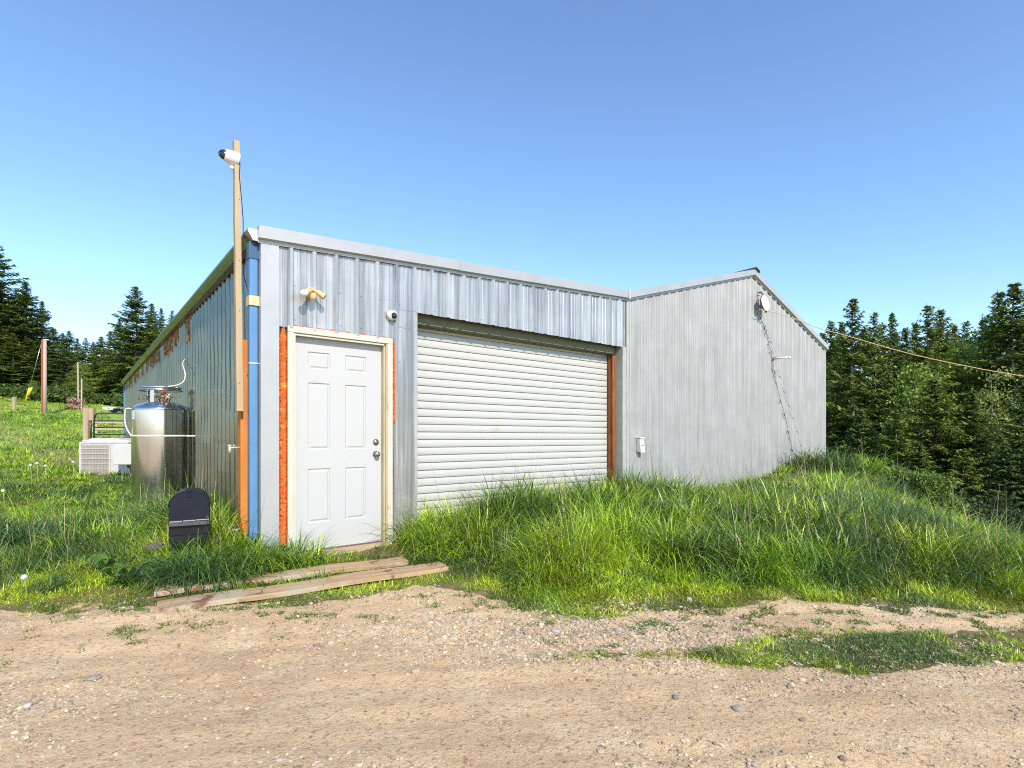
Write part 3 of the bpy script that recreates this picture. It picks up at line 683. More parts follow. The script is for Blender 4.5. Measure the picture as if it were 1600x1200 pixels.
fr.box(.2075, .262, -.022, .012, .05, 2.172); fr.box(1.200, 1.2585, -.022, .012, .05, 2.172); fr.box(.2075, 1.2585, -.0235, .012, 2.172, 2.232)
fro = fr.build('door_frame', M['casing'], barn, bevel=.004)
b = MB(); b.box(.262, .279, -.012, .062, .05, 2.185); b.build('jamb', M['casing'], fro)
b = MB(); b.box(1.1685, 1.199, .010, .062, .05, 2.17); b.box(1.186, 1.1995, -.014, .010, .05, 2.17); b.build('jamb', M['jamb'], fro)
b = MB(); b.box(.279, 1.168, .0, .062, 2.168, 2.1715); b.box(.279, 1.168, -.010, .012, 2.150, 2.168); b.build('head_jamb', M['casing'], fro)
b = MB(); b.box(.24, 1.22, -.035, .12, .065, .118); b.build('sill', M['wood'], fro)
b = MB(); b.box(.28, 1.167, .045, .06, .119, .129); b.build('threshold', mat('threshold', (.12, .07, .07), .5), fro)
# spray foam
def foam_strip(pts, wfun, th, m, name, seed, label=None):
    """pts along the strip: (x, z) centre; irregular blobs in one skin"""
    rs = random.Random(seed); b = MB()
    n = len(pts); cols_ = 5; vs = []
    for i, (x, z, w, d) in enumerate(pts):
        wl = w * rs.uniform(.75, 1.15); wr = w * rs.uniform(.9, 1.05)
        for k in range(cols_):
            t = k / (cols_ - 1); xx = x - wl * .5 + (wl + wr) * .5 * t
            dd = .006 + th * math.sin(math.pi * (.08 + .84 * t)) * rs.uniform(.6, 1.3) if 0 < k < cols_ - 1 else -.004
            vs.append((xx + d, -dd, z + rs.uniform(-.004, .004)))
    fs = [(i * cols_ + k, i * cols_ + k + 1, (i + 1) * cols_ + k + 1, (i + 1) * cols_ + k) for i in range(n - 1) for k in range(cols_ - 1)]
    b.add(vs, fs, True); o = b.build(name, m, barn)
    if label: o['label'] = label
    return o
foam_strip([(.174, .22 + i * .0125, .062 * (1 if i < 152 else max(.3, 1 - (i - 152) * .08)), 0) for i in range(160)], None, .022, M['foam'], 'spray_foam', 3, 'wide orange foam strip left of the white door')
foam_strip([(1.277, 1.35 + i * .0125, .034 * (.55 + .5 * math.sin(i * .31) ** 2), 0) for i in range(68)], None, .018, M['foam'], 'spray_foam', 4, 'thin orange foam strip right of the white door')
foam_strip([(1.268, .35 + i * .0125, .016 * max(.05, math.sin(i * .12)), 0) for i in range(75)], None, .008, M['foam_old'], 'spray_foam', 5)
b = MB(); rs = random.Random(9)
for i in range(52): b.box(.215 + i * .02, .236 + i * .02, -.021, .0, 2.229, 2.234 + rs.uniform(.001, .009))
b.build('spray_foam', mat('foam_red', (.32, .05, .015), .8, noise=(30, (.55, .2, .1), .8)), barn)
rs = random.Random(21)
# old foam squeezed out in the pans under the eave
def sidev(px):
    u = (px - 800) / F; return (-2.226 - u * 4.777) / (.634 + u * .7735)
for a_, b_, hh in ((292.7, 300.7, .30), (275, 282, .26), (265, 273.5, .30), (258, 264, .26), (247, 253, .28), (241, 246.5, .26), (236.5, 240.5, .26), (230, 234.7, .24), (223, 226.5, .2), (217, 219.5, .2), (211, 215, .24), (202.7, 208.5, .34), (198, 201, .24)):
    v1, v0 = sidev(a_), sidev(b_); b = MB(); n_ = int(16 + (v1 - v0) * 50)
    for j in range(n_):
        t_ = rs.random(); z = 2.93 - t_ * hh * (.55 + .45 * math.sin(j * 1.3)); y_ = rs.uniform(v0 + .03, v1 - .03)
        b.ball((-.010, y_, z), rs.uniform(.022, .045), .7, 1, 1.4, 8, 6)
    b.build('foam_patch', M['foam_old'], barn)
# roller door and its opening
ro = MB(); RP = .0878; yR = .25; pts_ = []
z = 2.325 + .0878 * 2
zbase = 2.32 - 27 * RP
kk = 0
while zbase + kk * RP < 2.56:
    zz = zbase + kk * RP
    for t, d in ((0, -.010), (.045, -.010), (.06, .012), (.25, .0165), (.5, .018), (.75, .0165), (.93, .012), (.955, -.010)): pts_.append((zz + t * RP, d))
    kk += 1
x0, x1 = 1.40, 4.93
vs = [(x, yR - d, z) for (z, d) in pts_ for x in np.linspace(x0, x1, 9)]
ro.add(vs, [(i * 9 + j, i * 9 + j + 1, (i + 1) * 9 + j + 1, (i + 1) * 9 + j) for i in range(len(pts_) - 1) for j in range(8)])
roll = ro.build('roller_door', M['roller'], barn, recalc=False)
tooth = [(x1 + .012, zbase)]
for k in range(kk): tooth += [(x1 + .002, zbase + k * RP + .002), (x1 - .007, zbase + k * RP + .018), (x1 - .007, zbase + k * RP + .066), (x1 + .002, zbase + k * RP + .082)]
tooth = [(x1 + .012, zbase + kk * RP)] + tooth[::-1]
b = MB(); b.prism(tooth, 1, yR - .024, yR - .016); b.build('end_lock', M['black'], roll)
b = MB(); b.box(1.40, 4.97, .10, .16, 2.455, 2.60);  b.tube([(1.4, .135, 2.462), (4.97, .135, 2.462)], .022, 10)
b.build('lintel', M['lintel'], barn)
b = MB(); b.box(1.40, 4.97, .165, .26, 2.44, 2.60); b.build('roller_hood', M['lintel'], barn)
b = MB(); b.box(1.40, 4.98, .29, .33, -.3, 2.7); b.build('door_backing', M['dark'], roll)
b = MB(); b.box(4.945, 4.985, .125, .24, -.1, 2.60); b.box(4.93, 4.945, .18, .24, -.1, 2.60); b.tube([(4.948, .135, -.1), (4.948, .135, 2.6)], .016, 8); b.build('door_track', M['rust'], barn)
b = MB(); b.box(4.985, 5.0, .0, .24, -.1, 2.60); b.build('jamb_post', M['greygreen'], barn)
b = MB(); b.box(4.985, XV - .013, -.020, -.001, -.1, 2.552); b.build('jamb_trim', M['trim_old'], barn)
b = MB(); b.box(1.545, 1.56, .001, .24, -.2, 2.58); b.build('jamb_post', M['greygreen'], barn)

# ------------------------------------------------------------------ things on and by the barn
def wthing(name, label, cat, x, y, z, group=None): return thing(name, label, cat, tuple(loc2w(x, y, z)), ANG, group)
# rusty orange post with taps
t = wthing('steel_post', 'rusty orange angle iron post standing between the ribbed side wall and the blue downspout', 'post', -.085, .29, .05)
b = MB(); b.box(-.045, .038, -.05, -.035, 0, 2.05); b.box(-.045, -.030, -.035, .06, 0, 2.05); b.build('angle_iron', M['orange'], t, bevel=.003)
for i, (z, lb) in enumerate(((1.11, 'pale metal tap at waist height on the rusty orange post'), (.36, 'low tap just above the grass at the foot of the orange post'))):
    tp = wthing('water_tap', lb, 'tap', -.13, .27, z)
    b = MB(); b.tube([(0, 0, 0), (-.085, -.01, 0)], .009, 8); b.tube([(-.085, -.01, .016), (-.085, -.01, -.05)], .013, 8); b.ball((-.085, -.01, .018), .018, 1, 1, .6); b.build('spout', mat('tap_metal%d' % i, (.62, .53, .47), .5, .3), tp)
    b = MB(); b.tube([(-.05, -.01, .0), (-.05, -.01, .03 if i == 0 else .06)], .006, 6); b.build('valve', M['steel_bright'], tp)
# timber pole with camera
tp = wthing('timber_pole', 'tall weathered timber stud at the barn corner rising above the roof', 'pole', -.165, .17, 1.44)
b = MB()
for (z0, z1, w0, w1, dx0, dx1) in ((0, 2.42, .036, .030, .020, -.006),):
    vs = []
    nseg = 14
    for i in range(nseg + 1):
        t_ = i / nseg; w = w0 + (w1 - w0) * t_; dx = dx0 + (dx1 - dx0) * t_ + .0015 * math.sin(i * 1.7)
        z = z0 + (z1 - z0) * t_
        vs += [(dx - w, -.02, z), (dx + w * .5, -.02, z), (dx + w * .5, .045, z), (dx - w, .045, z)]
    fs = [(i * 4 + k, i * 4 + (k + 1) % 4, (i + 1) * 4 + (k + 1) % 4, (i + 1) * 4 + k) for i in range(nseg) for k in range(4)] + [(3, 2, 1, 0), (nseg * 4, nseg * 4 + 1, nseg * 4 + 2, nseg * 4 + 3)]
    b.add(vs, fs)
b.build('stud', M['wood'], tp)
for z in (.25, .9, 1.35, 1.9, 2.1):
    b = MB(); b.tube([(.005, -.0225, z), (.005, -.018, z)], .005, 6); b.build('nail', M['ink'], tp)
cw = wthing('camera_cable', 'thin black cable running down the timber pole to the eave', 'cable', -.165, .15, 2.8)
b = MB(); b.tube([(.0, -.006, .92), (.008, -.012, .85), (.004, -.004, .75), (.02, -.012, .55), (.035, -.01, .35), (.032, -.012, .1), (.04, .01, -.12), (.08, .04, -.24), (.12, .05, -.30)], .004, 6); b.build('wire', M['black'], cw)
sc_ = wthing('security_camera', 'white turret security camera with dark dome fixed near the top of the timber pole', 'camera', -.215, .185, 3.70)
dirv = Vector((-.96, .05, .12)).normalized(); Mc = Matrix.Translation((.03, -.01, 0)) @ dirv.to_track_quat('Z', 'Y').to_matrix().to_4x4()
b = MB(); b.lathe([(.001, -.03), (.056, -.03), (.060, -.02), (.060, .03), (.052, .085), (.044, .088), (.001, .088)], 24, Mc); b.build('housing', M['white'], sc_)
b = MB(); b.lathe([(.042, .086), (.040, .105), (.028, .128), (.012, .137), (.001, .139)], 20, Mc); b.build('lens_dome', M['glass'], sc_)
b = MB(); b.ball((.0, -.01, -.085), .018, 1, 1, 1.1); b.build('cable_gland', M['white'], sc_)
# dome camera on the front wall
dc = wthing('dome_camera', 'small round white dome camera on the ribbed wall right of the twin floodlight', 'camera', 1.242, -.022, 2.47)
Mc = Vector((.15, -.95, -.18)).normalized().to_track_quat('Z', 'Y').to_matrix().to_4x4()
b = MB(); b.lathe([(.052, -.01), (.054, .018), (.050, .034), (.034, .046), (.028, .046)], 28, Mc); b.build('housing', M['white'], dc)
b = MB(); b.lathe([(.034, .040), (.032, .055), (.022, .068), (.010, .074), (.0005, .075)], 20, Mc); b.build('lens_dome', M['glass'], dc)
b = MB(); b.tube([(.03, .01, -.045), (.04, .018, -.09), (.055, .021, -.10), (.30, .024, -.115)], .003, 5); b.build('lead', M['ink'], dc)
# twin floodlight
fl = wthing('floodlight', 'tan twin-socket floodlight above the white door, white bulb in its left socket only', 'floodlight', .415, -.02, 2.56)
b = MB(); Mc = Matrix.Rotation(R(90), 4, 'X'); b.lathe([(.001, .035), (.03, .034), (.05, .022), (.055, 0)], 24, Mc @ Matrix.Translation((0, 0, 0))); b.build('base', M['tan'], fl)
b = MB(); b.tube([(0, -.03, .0), (0, -.07, .01)], .014, 10); b.tube([(0, -.07, .01), (-.035, -.085, .002)], .014, 10); b.tube([(-.03, -.08, .004), (-.078, -.115, -.028)], [.022, .026], 14); b.build('arm', M['tan'], fl)
b = MB(); b.ball((-.105, -.135, -.047), .034, 1.1, 1.1, .95, 16, 10); b.tube([(-.076, -.112, -.026), (-.098, -.13, -.042)], .024, 12); b.build('bulb', M['bulb'], fl)
b = MB(); b.tube([(0, -.07, .01), (.035, -.085, .0)], .014, 10)
b.tube([(.028, -.08, .004), (.090, -.112, -.045)], [.022, .028], 16, caps=False); b.tube([(.032, -.082, .001), (.087, -.110, -.042)], [.017, .023], 16); b.build('socket', M['tan'], fl)
b = MB(); b.lathe([(.001, -.035), (.022, -.036), (.030, -.026), (.030, .012), (.018, .026), (.001, .03)], 20, Matrix.Translation((-.005, -.085, -.045)) @ Matrix.Rotation(R(18), 4, 'X')); b.build('motion_sensor', M['tan'], fl)
# switch box on the gable
mb_ = wthing('keypad_box', 'small grey utility box with a sloping face on the gable wall beside the roller door', 'box', 5.36, -.022, 1.02)
b = MB(); vs = [(-.055, 0, -.03), (.055, 0, -.03), (.055, 0, .17), (-.055, 0, .17), (-.055, -.085, -.045), (.055, -.085, -.045), (.055, -.060, .155), (-.055, -.060, .155)]
b.add(vs, [(0, 1, 2, 3), (4, 7, 6, 5), (0, 4, 5, 1), (3, 2, 6, 7), (0, 3, 7, 4), (1, 5, 6, 2)]); b.build('case', mat('box_grey', (.56, .55, .48), .6, noise=(10, (.48, .47, .41), .6)), mb_, bevel=.003)
b = MB(); b.box(-.058, .058, -.075, .0, .172, .186); b.build('cap', M['white'], mb_)
b = MB(); b.box(-.03, .03, -.0805, -.068, .068, .074); b.build('slot', M['ink'], mb_)
b = MB(); b.tube([(.02, -.01, -.03), (.02, -.012, -.10), (.018, -.012, -.13)], .005, 6); b.build('lead', M['ink'], mb_)
# round white lamp up in the gable
lx = 9.14
lm = wthing('round_lamp', 'round cream-white lamp disc hung high under the gable peak', 'lamp', lx, -.03, 3.93)
Mc = Matrix.Translation((0, -.14, -.10)) @ Matrix.Rotation(R(82), 4, 'X')
b = MB(); b.lathe([(.001, .028), (.09, .024), (.150, .008), (.158, 0)], 32, Mc); b.build('lamp_face', mat('lamp_cream', (.82, .76, .62), .5), lm)
b = MB(); b.lathe([(.160, .004), (.163, -.018), (.12, -.05), (.05, -.07), (.001, -.07)], 32, Mc); b.build('lamp_shell', mat('lamp_red', (.22, .045, .03), .5), lm)
b = MB(); b.tube([(.0, 0, .14), (.02, -.06, .12), (.01, -.10, .03)], .016, 8); b.tube([(-.09, -.12, .06), (.02, -.11, .05), (.06, -.03, .06)], .013, 8); b.tube([(.0, -.04, .14), (.09, -.03, .15)], .012, 8); b.build('bracket', M['ink'], lm)
b = MB(); b.ball((0, -.15, -.27), .022); b.build('knob', M['ink'], lm)
def onwall(px, out=.03):
    u = (px - 800) / F; o = C0 - BV * out
    return (u * o.y - o.x) / (AV.x - u * AV.y)
def wallpt(px, py, out=.03):
    U = onwall(px, out); p = loc2w(U, -out); z = EYE - (py - 684) / F * p.y; return Vector((p.x, p.y, z))
cord = MB(); pts_ = [wallpt(1186, 484, .16), wallpt(1196, 485, .20), wallpt(1210, 488, .26)] + [P(x, y, Z) for x, y, Z in ((1228, 494, 10.5), (1243, 498, 10.45), (1262, 506, 10.4), (1285, 515, 10.3), (1310, 521, 10.2), (1345, 531, 10.1), (1385, 543, 10.0), (1430, 555, 9.85), (1480, 566, 9.7), (1540, 578, 9.5), (1600, 588, 9.3), (1680, 600, 9.1), (1760, 608, 8.9))]
c0 = pts_[0].copy(); cord.tube([p - c0 for p in pts_], .0072, 6)
co = cord.build('extension_cord', M['cord_y'], None); co.location = c0; tag(co, 'yellow-orange cord strung from the round gable lamp away to the right', 'cord')
# strand of little dark lamps hanging down the gable
st_ = wallpt(1186, 486, .05); sp = thing('light_string', 'thin dark string with small clips hanging down the gable wall under the round lamp', 'string lights', tuple(st_))
ptsw = [(1182, 487), (1188, 496), (1194, 510), (1198, 524), (1202, 540), (1206, 552), (1206, 566), (1207, 582), (1212, 594), (1215, 607), (1219, 622), (1224, 640), (1228, 656), (1232, 675), (1236, 694), (1239, 707)]
b = MB(); b.tube([wallpt(x, y, .03 + .01 * (i % 2)) - st_ for i, (x, y) in enumerate(ptsw)], .0045, 5); b.build('wire', M['ink'], sp)
rs = random.Random(5)
for x, y in ((1188, 498), (1195, 512), (1197, 520), (1200, 538), (1204, 550), (1207, 577), (1211, 588), (1217, 615), (1219, 628), (1225, 648), (1231, 675), (1237, 703)):
    p = wallpt(x, y, .035) - st_; d = Vector((rs.uniform(-.02, .03), 0, rs.uniform(-.06, .06))); b = MB(); b.tube([p - d * .6, p + d], [.008, .004], 6); b.build('clip', M['black'], sp)
# pipe stub
pp = wallpt(1207, 561, .0); ps = thing('pipe_arm', 'white pipe stub with an elbow sticking out of the gable wall beside the dark string', 'pipe', tuple(pp), ANG)
b = MB(); b.tube([(0, 0, 0), (0, -.34, .0)], .017, 10); b.tube([(0, -.335, .012), (0, -.335, -.03)], .024, 10); b.build('pipe', M['white'], ps)
b = MB(); b.lathe([(.001, .012), (.04, .01), (.042, 0)], 16, Matrix.Rotation(R(90), 4, 'X')); b.build('flange', M['rust'], ps)

# ------------------------------------------------------------------ gas tank
TX, TY = -4.785, 7.29; tz = h1(TX, TY)
tk = thing('gas_tank', 'tall stainless steel gas tank standing in the grass against the ribbed side wall', 'tank', (TX, TY, tz))
tk.scale = (.86, .86, 1); b = MB(); zt = 1.60 - tz
b.lathe([(.02, .0), (.385, .0), (.390, .02), (.390, zt - .03)], 64); b.lathe([(.390, zt - .029), (.394, zt - .026), (.394, zt - .014), (.389, zt - .009), (.384, zt + .008), (.345, zt + .030), (.26, zt + .062), (.15, zt + .088), (.06, zt + .100), (.001, zt + .102)], 64)
b.build('vessel', M['stainless'], tk, recalc=False)
b = MB(); b.torus((0, .0, zt + .275), .265, .017, n=40); b.torus((-.03, .03, zt + .245), .29, .012, n=40); b.build('guard_ring', M['steel_bright'], tk)
for ang in (-84, 40, 168):
    a = R(ang); cx, cy = .25 * math.cos(a), .25 * math.sin(a); Mx = Matrix.Translation((cx, cy, 0)) @ Matrix.Rotation(a + R(90), 4, 'Z')
    b = MB(); wd = .028 if ang == -84 else .012; b.box(-wd, wd, -.006, .006, zt + .07, zt + .27, Mx); b.build('ring_support', M['steel_bright'], tk)
rs = random.Random(3)
for (x, y, z, r, mm) in ((-.08, -.12, .20, .045, 'black'), (.10, -.1, .21, .034, 'red'), (.06, .05, .19, .04, 'brass'), (-.14, .02, .18, .03, 'brass')):
    b = MB(); b.tube([(x, y, zt + .10), (x, y, zt + z - .01)], .013, 8); Mx = Matrix.Translation((x, y, zt + z)) @ Matrix.Rotation(R(rs.uniform(50, 100)), 4, 'X')
    b.torus((x, y, zt + z), r, .007, Matrix.Rotation(R(rs.uniform(60, 100)), 3, 'X'), 18, 6)
    b.tube([(x - r, y, zt + z), (x + r, y, zt + z)], .004, 6); b.build('valve', M[mm], tk)
for i in range(7):
    x, y = rs.uniform(-.2, .2), rs.uniform(-.2, .1); b = MB(); b.tube([(x, y, zt + .10), (x + rs.uniform(-.05, .05), y, zt + .15), (x + rs.uniform(-.13, .13), y - .03, zt + .14 + rs.uniform(0, .04))], .009, 6); b.build('pipe', M['brass'], tk)
b = MB(); b.tube([(-.33, -.05, zt + .13), (-.26, -.05, zt + .13)], .012, 8); b.build('pipe', M['brass'], tk)
b = MB(); b.tube([(.05, -.1, zt + .15), (.05, -.1, zt + .17), (.22, -.12, zt + .155), (.2, -.12, zt + .14), (.06, -.1, zt + .15)], .007, 6); b.build('lever', M['steel_bright'], tk)
for (x, y) in ((-.05, -.15), (.13, -.08), (0, -.05), (-.17, -.1)):
    b = MB(); b.tube([(x - .02, y, zt + .14), (x + .02, y - .01, zt + .14)], .02, 8); b.build('fitting', M['steel_bright'], tk)
b = MB(); zb = 1.225 - tz
pr = [(.391, zb - .010), (.395, zb - .008), (.395, zb + .010), (.391, zb + .012)]; b.lathe(pr, 64); b.box(.26, .50, -.13, -.118, zb - .006, zb + .008, Matrix.Rotation(R(20), 4, 'Z')); b.build('strap', M['white'], tk)
a0 = R(-90 - 33)
vs = []; 
for z in (1.445 - tz, 1.56 - tz):
    for k in range(5):
        a = a0 - R(7) + R(14) * k / 4; vs.append((.3925 * math.cos(a), .3925 * math.sin(a), z))
b = MB(); b.add(vs, [(k, k + 1, k + 6, k + 5) for k in range(4)]); lab = b.build('sticker', M['label'], tk)
b = MB()
for j in range(6):
    z = 1.458 - tz + j * .017; w = R([4, 5, 3, 5, 4, 3][j]); vs = [(.3935 * math.cos(a0 + s_ * w), .3935 * math.sin(a0 + s_ * w), z + dz) for dz in (0, .005) for s_ in (-1, -.3, .3, 1)]
    b.add(vs, [(k, k + 1, k + 5, k + 4) for k in range(3)])
b.build('print', mat('print_grey', (.35, .33, .33), .7), lab)
def at(px, py, Z): return P(px, py, Z)
def rope(name, label, cat, pts, r, m):
    p0 = pts[0].copy(); b = MB()
    # smooth
    q_ = []
    for i in range(len(pts) - 1):
        p_1 = pts[max(i - 1, 0)]; p1 = pts[i]; p2 = pts[i + 1]; p3 = pts[min(i + 2, len(pts) - 1)]
        for k in range(4):
            t_ = k / 4; q_.append(.5 * ((2 * p1) + (-p_1 + p2) * t_ + (2 * p_1 - 5 * p1 + 4 * p2 - p3) * t_ ** 2 + (-p_1 + 3 * p1 - 3 * p2 + p3) * t_ ** 3))
    q_.append(pts[-1]); b.tube([p - p0 for p in q_], r, 8); o = b.build(name, m); o.location = p0; return tag(o, label, cat)
rope('gas_hose', 'white hose curving from the top ring of the tank up to the ribbed wall', 'hose', [at(262, 604, 7.1), at(276, 602, 7.15), at(286, 597, 7.2), at(289.5, 588, 7.3), at(288, 578, 7.4), at(285.5, 570, 7.6), at(287, 564, 7.9), at(291, 560.5, 8.1)], .008, M['hose'])
rope('drain_hose', 'pinkish white hose looping off the left flank of the tank', 'hose', [at(207, 639, 7.1), at(198, 638.5, 7.05), at(195.5, 643, 7.05), at(195, 655, 7.05), at(197, 667, 7.05), at(201, 675, 7.05), at(206, 682, 7.05)], .010, mat('pink_hose', (.75, .55, .50), .4))

# ------------------------------------------------------------------ air conditioners
def ac(loc, w, h, d, label, rot, grille_w):
    t = thing('air_conditioner', label, 'air conditioner', loc, rot, 'air conditioner units beside the tank')
    b = MB(); b.box(0, w, 0, d, .04, h - .05); b.build('cabinet', M['ac'], t, bevel=.01)
    b = MB(); b.box(-.012, w + .012, -.012, d + .012, h - .05, h - .015); b.prism([(0.0, h - .015), (w, h - .015), (w - .12, h + .03), (.12, h + .03)], 1, .1, d - .02); b.build('lid', M['ac'], t, bevel=.006)
    b = MB(); b.box(.045, grille_w, -.004, -.001, .06, h - .08); gp = b.build('grille', M['grille'], t)
    b = MB()
    for k in range(6): z = .10 + k * (h - .2) / 5.5; b.box(.04, grille_w + .005, -.016, -.010, z, z + .012)
    for k in range(int(grille_w / .03)): b.box(.05 + k * .03, .0535 + k * .03, -.008, -.0045, .06, h - .08)
    b.build('guard_wire', M['ac'], gp)
    for xa, xb in ((-.004, .04), (grille_w, grille_w + .03)):
        b = MB(); b.box(xa, xb, -.02, .0, 0, h - .05); b.build('corner_post', M['ac'], t)
    return t
z_ = h1(-8.4, 10.8)
ac((-8.69, 10.75, EYE - .77 - .07), .98, .77, .75, 'low grey air conditioner with a horizontal wire grille, the nearer of two behind the tank', R(-1), .60)
ac((-9.88, 12.3, EYE - .86 + .02), .85, .80, .7, 'farther grey air conditioner, mostly hidden behind the nearer unit', R(-2), .70)
t = thing('utility_box', 'white wall box on a bent metal leg between the air conditioner and the tank', 'box', tuple(P(189, 726, 10.3)))
b = MB(); b.box(-.16, .22, 0, .3, .0, .40); b.build('case', mat('box_white', (.58, .56, .54), .5, noise=(4, (.48, .46, .46), .6)), t, bevel=.01)
b = MB(); b.tube([(.05, .1, 0), (.09, .1, -.15), (.16, .1, -.35)], .015, 8); b.build('leg', M['ink'], t)

# ------------------------------------------------------------------ mailbox on a log
Zm = 4.4; mbx = P(296, 838, Zm); 
t = thing('mailbox', 'dark blue-black arched mailbox with a scratched door sitting low in the grass', 'mailbox', tuple(mbx), R(29))
t.scale = (.89, .89, .89); t.location.z += .01; hw = .163; z1_ = .09; arch = [(hw, 0), (hw, .27)] + [(hw * math.cos(a), .27 + hw * .86 * math.sin(a)) for a in np.linspace(.15, math.pi - .15, 13)] + [(-hw, .27), (-hw, 0)]
b = MB(); b.prism(arch, 1, .012, .42); b.build('body', M['black'], t, bevel=.004)
ar2 = [(x * .985, z1_ + (z - z1_) * 1.0 if z > .2 else z1_) for x, z in arch]; b = MB(); b.prism(ar2, 1, -.014, .010); md = b.build('door', M['mailbox'], t, bevel=.004)
b = MB(); rim = [(x * 1.0, -.010, z) for x, z in arch[1:-1]]; b.tube(rim, .007, 6); b.build('rim', M['mailbox'], md)
b = MB(); b.box(-.156, -.058, -.020, -.0145, z1_ + .040, z1_ + .049); b.box(-.050, .046, -.020, -.0145, z1_ + .042, z1_ + .051); b.box(.052, .156, -.020, -.0145, z1_ + .044, z1_ + .053); b.build('hinge_strip', mat('strip_pale', (.34, .30, .30), .45, .2), md)
b = MB(); b.box(-.16, .16, -.022, -.0145, z1_ + .003, z1_ + .037); b.build('lower_flap', mat('flap_grey', (.05, .055, .065), .45, noise=(9, (.09, .09, .10), .6)), md)
b = MB(); b.box(-.018, .018, -.026, -.0145, .355, .412); b.ball((0, -.024, .41), .016); b.build('latch', M['mailbox'], md)
b = MB(); b.box(hw, hw + .008, .02, .05, .24, .27); b.build('flag', mat('flag_red', (.7, .12, .03), .5), t)
b = MB(); b.box(-.161, .161, .014, .35, -.06, -.001); b.build('mount', M['black'], t)
lg = thing('log', 'short weathered grey log lying in the grass under the mailbox', 'log', tuple(P(288, 856, Zm + .12)), R(22))
b = MB(); b.tube([(-.30, .10, .0), (-.1, .12, .01), (.1, .12, .015), (.255, .10, .01)], [.035, .045, .042, .036], 12); b.build('log_body', M['greywood'], lg)

# ------------------------------------------------------------------ planks
for i, ((a, bb, w), lb) in enumerate(zip(PLK, ('longer stained plank lying nearest the driveway in front of the white door', 'shorter stained plank just behind, half overgrown at its left end, before the white door'))):
    d = Vector((bb[0] - a[0], bb[1] - a[1], 0)); l = d.length; t = MB(); ns = 24; vs = []; rs = random.Random(i + 1)
    za, zb_ = (.045, .085) if i == 0 else (.075, .105)
    for k in range(ns + 1):
        x = l * k / ns; zz = za + (zb_ - za) * k / ns + .006 * math.sin(k * .5); wob = rs.uniform(-.002, .002); e = 0 if 0 < k < ns else rs.uniform(-.01, .01)
        vs += [(x + e, -w / 2 + wob, zz - .038), (x, w / 2 + wob, zz - .038), (x, w / 2 + wob, zz), (x + e, -w / 2 + wob, zz)]
    fs = [(k * 4 + m_, k * 4 + (m_ + 1) % 4, (k + 1) * 4 + (m_ + 1) % 4, (k + 1) * 4 + m_) for k in range(ns) for m_ in range(4)] + [(0, 1, 2, 3), (ns * 4 + 3, ns * 4 + 2, ns * 4 + 1, ns * 4)]
    t.add(vs, fs); o = t.build('wooden_plank', M['plank'], bevel=.003); o.location = (a[0], a[1], 0); o.rotation_euler.z = math.atan2(d.y, d.x); tag(o, lb, 'plank', 'planks laid before the door')

# ------------------------------------------------------------------ gate, posts, poles on the hill
def post(px, ytop, ybot, Z, w, name, label, m, cat='post', lean=0, capm=None, group=None):
    p = P(px, ybot, Z); h = (ybot - ytop) / F * Z; t = thing(name, label, cat, tuple(p), 0, group); b = MB()
    Mx = Matrix.Rotation(lean, 4, 'Y'); b.box(-w / 2, w / 2, -w / 2, w / 2, -.5, h, Mx); b.build('shaft', m, t, bevel=w * .08)
    return t
gp = post(136, 637, 684, 17.0, .16, 'gate_post', 'square wooden post carrying the dark tube gate left of the barn', M['postwood'], 'gate post')
b = MB(); b.box(.08, .22, -.05, .1, .55, .93); b.build('brace_block', M['postwood'], gp)
gt = thing('metal_gate', 'dark green tube gate with rounded corners between the wooden post and the barn', 'gate', tuple(P(142, 688, 17.0)), R(8))
wg = 2.6; hg = .86
b = MB(); b.tube([(0, 0, -.05), (0, 0, hg - .1)], .028, 8); b.build('hinge_stile', M['gate'], gt)
b = MB(); b.tube([(.09, 0, -.12), (.09, 0, hg - .14), (.13, 0, hg - .04), (.22, 0, hg), (wg - .22, 0, hg), (wg - .1, 0, hg - .05), (wg - .06, 0, hg - .15), (wg - .06, 0, -.12)], .025, 8); b.build('outer_frame', M['gate'], gt)
for k, z in enumerate((.62, .41, .19, -.06)):
    b = MB(); b.tube([(.09, 0, z), (wg - .06, 0, z)], .022, 8); b.build('rail', M['gate'], gt)
fe = thing('wooden_fence', 'pale wooden rail fence running back behind the tube gate', 'fence', tuple(P(150, 668, 21)), R(24))
for k in range(4):
    b = MB(); b.box(k * .95 - .06, k * .95 + .06, -.06, .06, -.6, .34 - .03 * k); b.build('fence_post', M['postwood'], fe)
for k in range(3):
    b = MB(); b.box(-.1, 2.95, -.09, -.06, -.35 + k * .26, -.23 + k * .26); b.build('fence_rail', M['postwood'], fe)
post(22.5, 620, 639, 30, .13, 'fence_post', 'short pale fence post alone on the grassy hill at the left edge', M['postwood'])
pl = thing('utility_pole', 'bare pale pole with a reddish left side, tallest on the grassy hill', 'pole', tuple(P(70, 646, 30)))
b = MB(); b.tube([(0, 0, -.6), (0, 0, 4.15)], [.10, .08], 12); b.build('shaft', M['polewood'], pl)
b = MB(); b.box(-.115, -.04, -.11, .06, -.2, 4.12); b.build('board', M['polered'], pl)
for i, (px, yt, lb) in enumerate(((123, 566, 'thin pale pole with a slight lean beside the pink bush, left of a pair'), (127, 592, 'shorter thin pale pole, right of the pair by the pink bush'))):
    p = P(px, 655, 34); t = thing('thin_pole', lb, 'pole', tuple(p), 0, 'pair of thin poles on the hill'); b = MB(); b.tube([(0, 0, -.6), ((-.06 if i == 0 else .03), 0, (655 - yt) / F * 34)], [.055, .035], 8); b.build('shaft', M['polewood'], t)
yg = thing('guy_marker', 'pair of slanting yellow guy wire sleeves at the left of the hill', 'guy marker', tuple(P(39, 630, 31)))
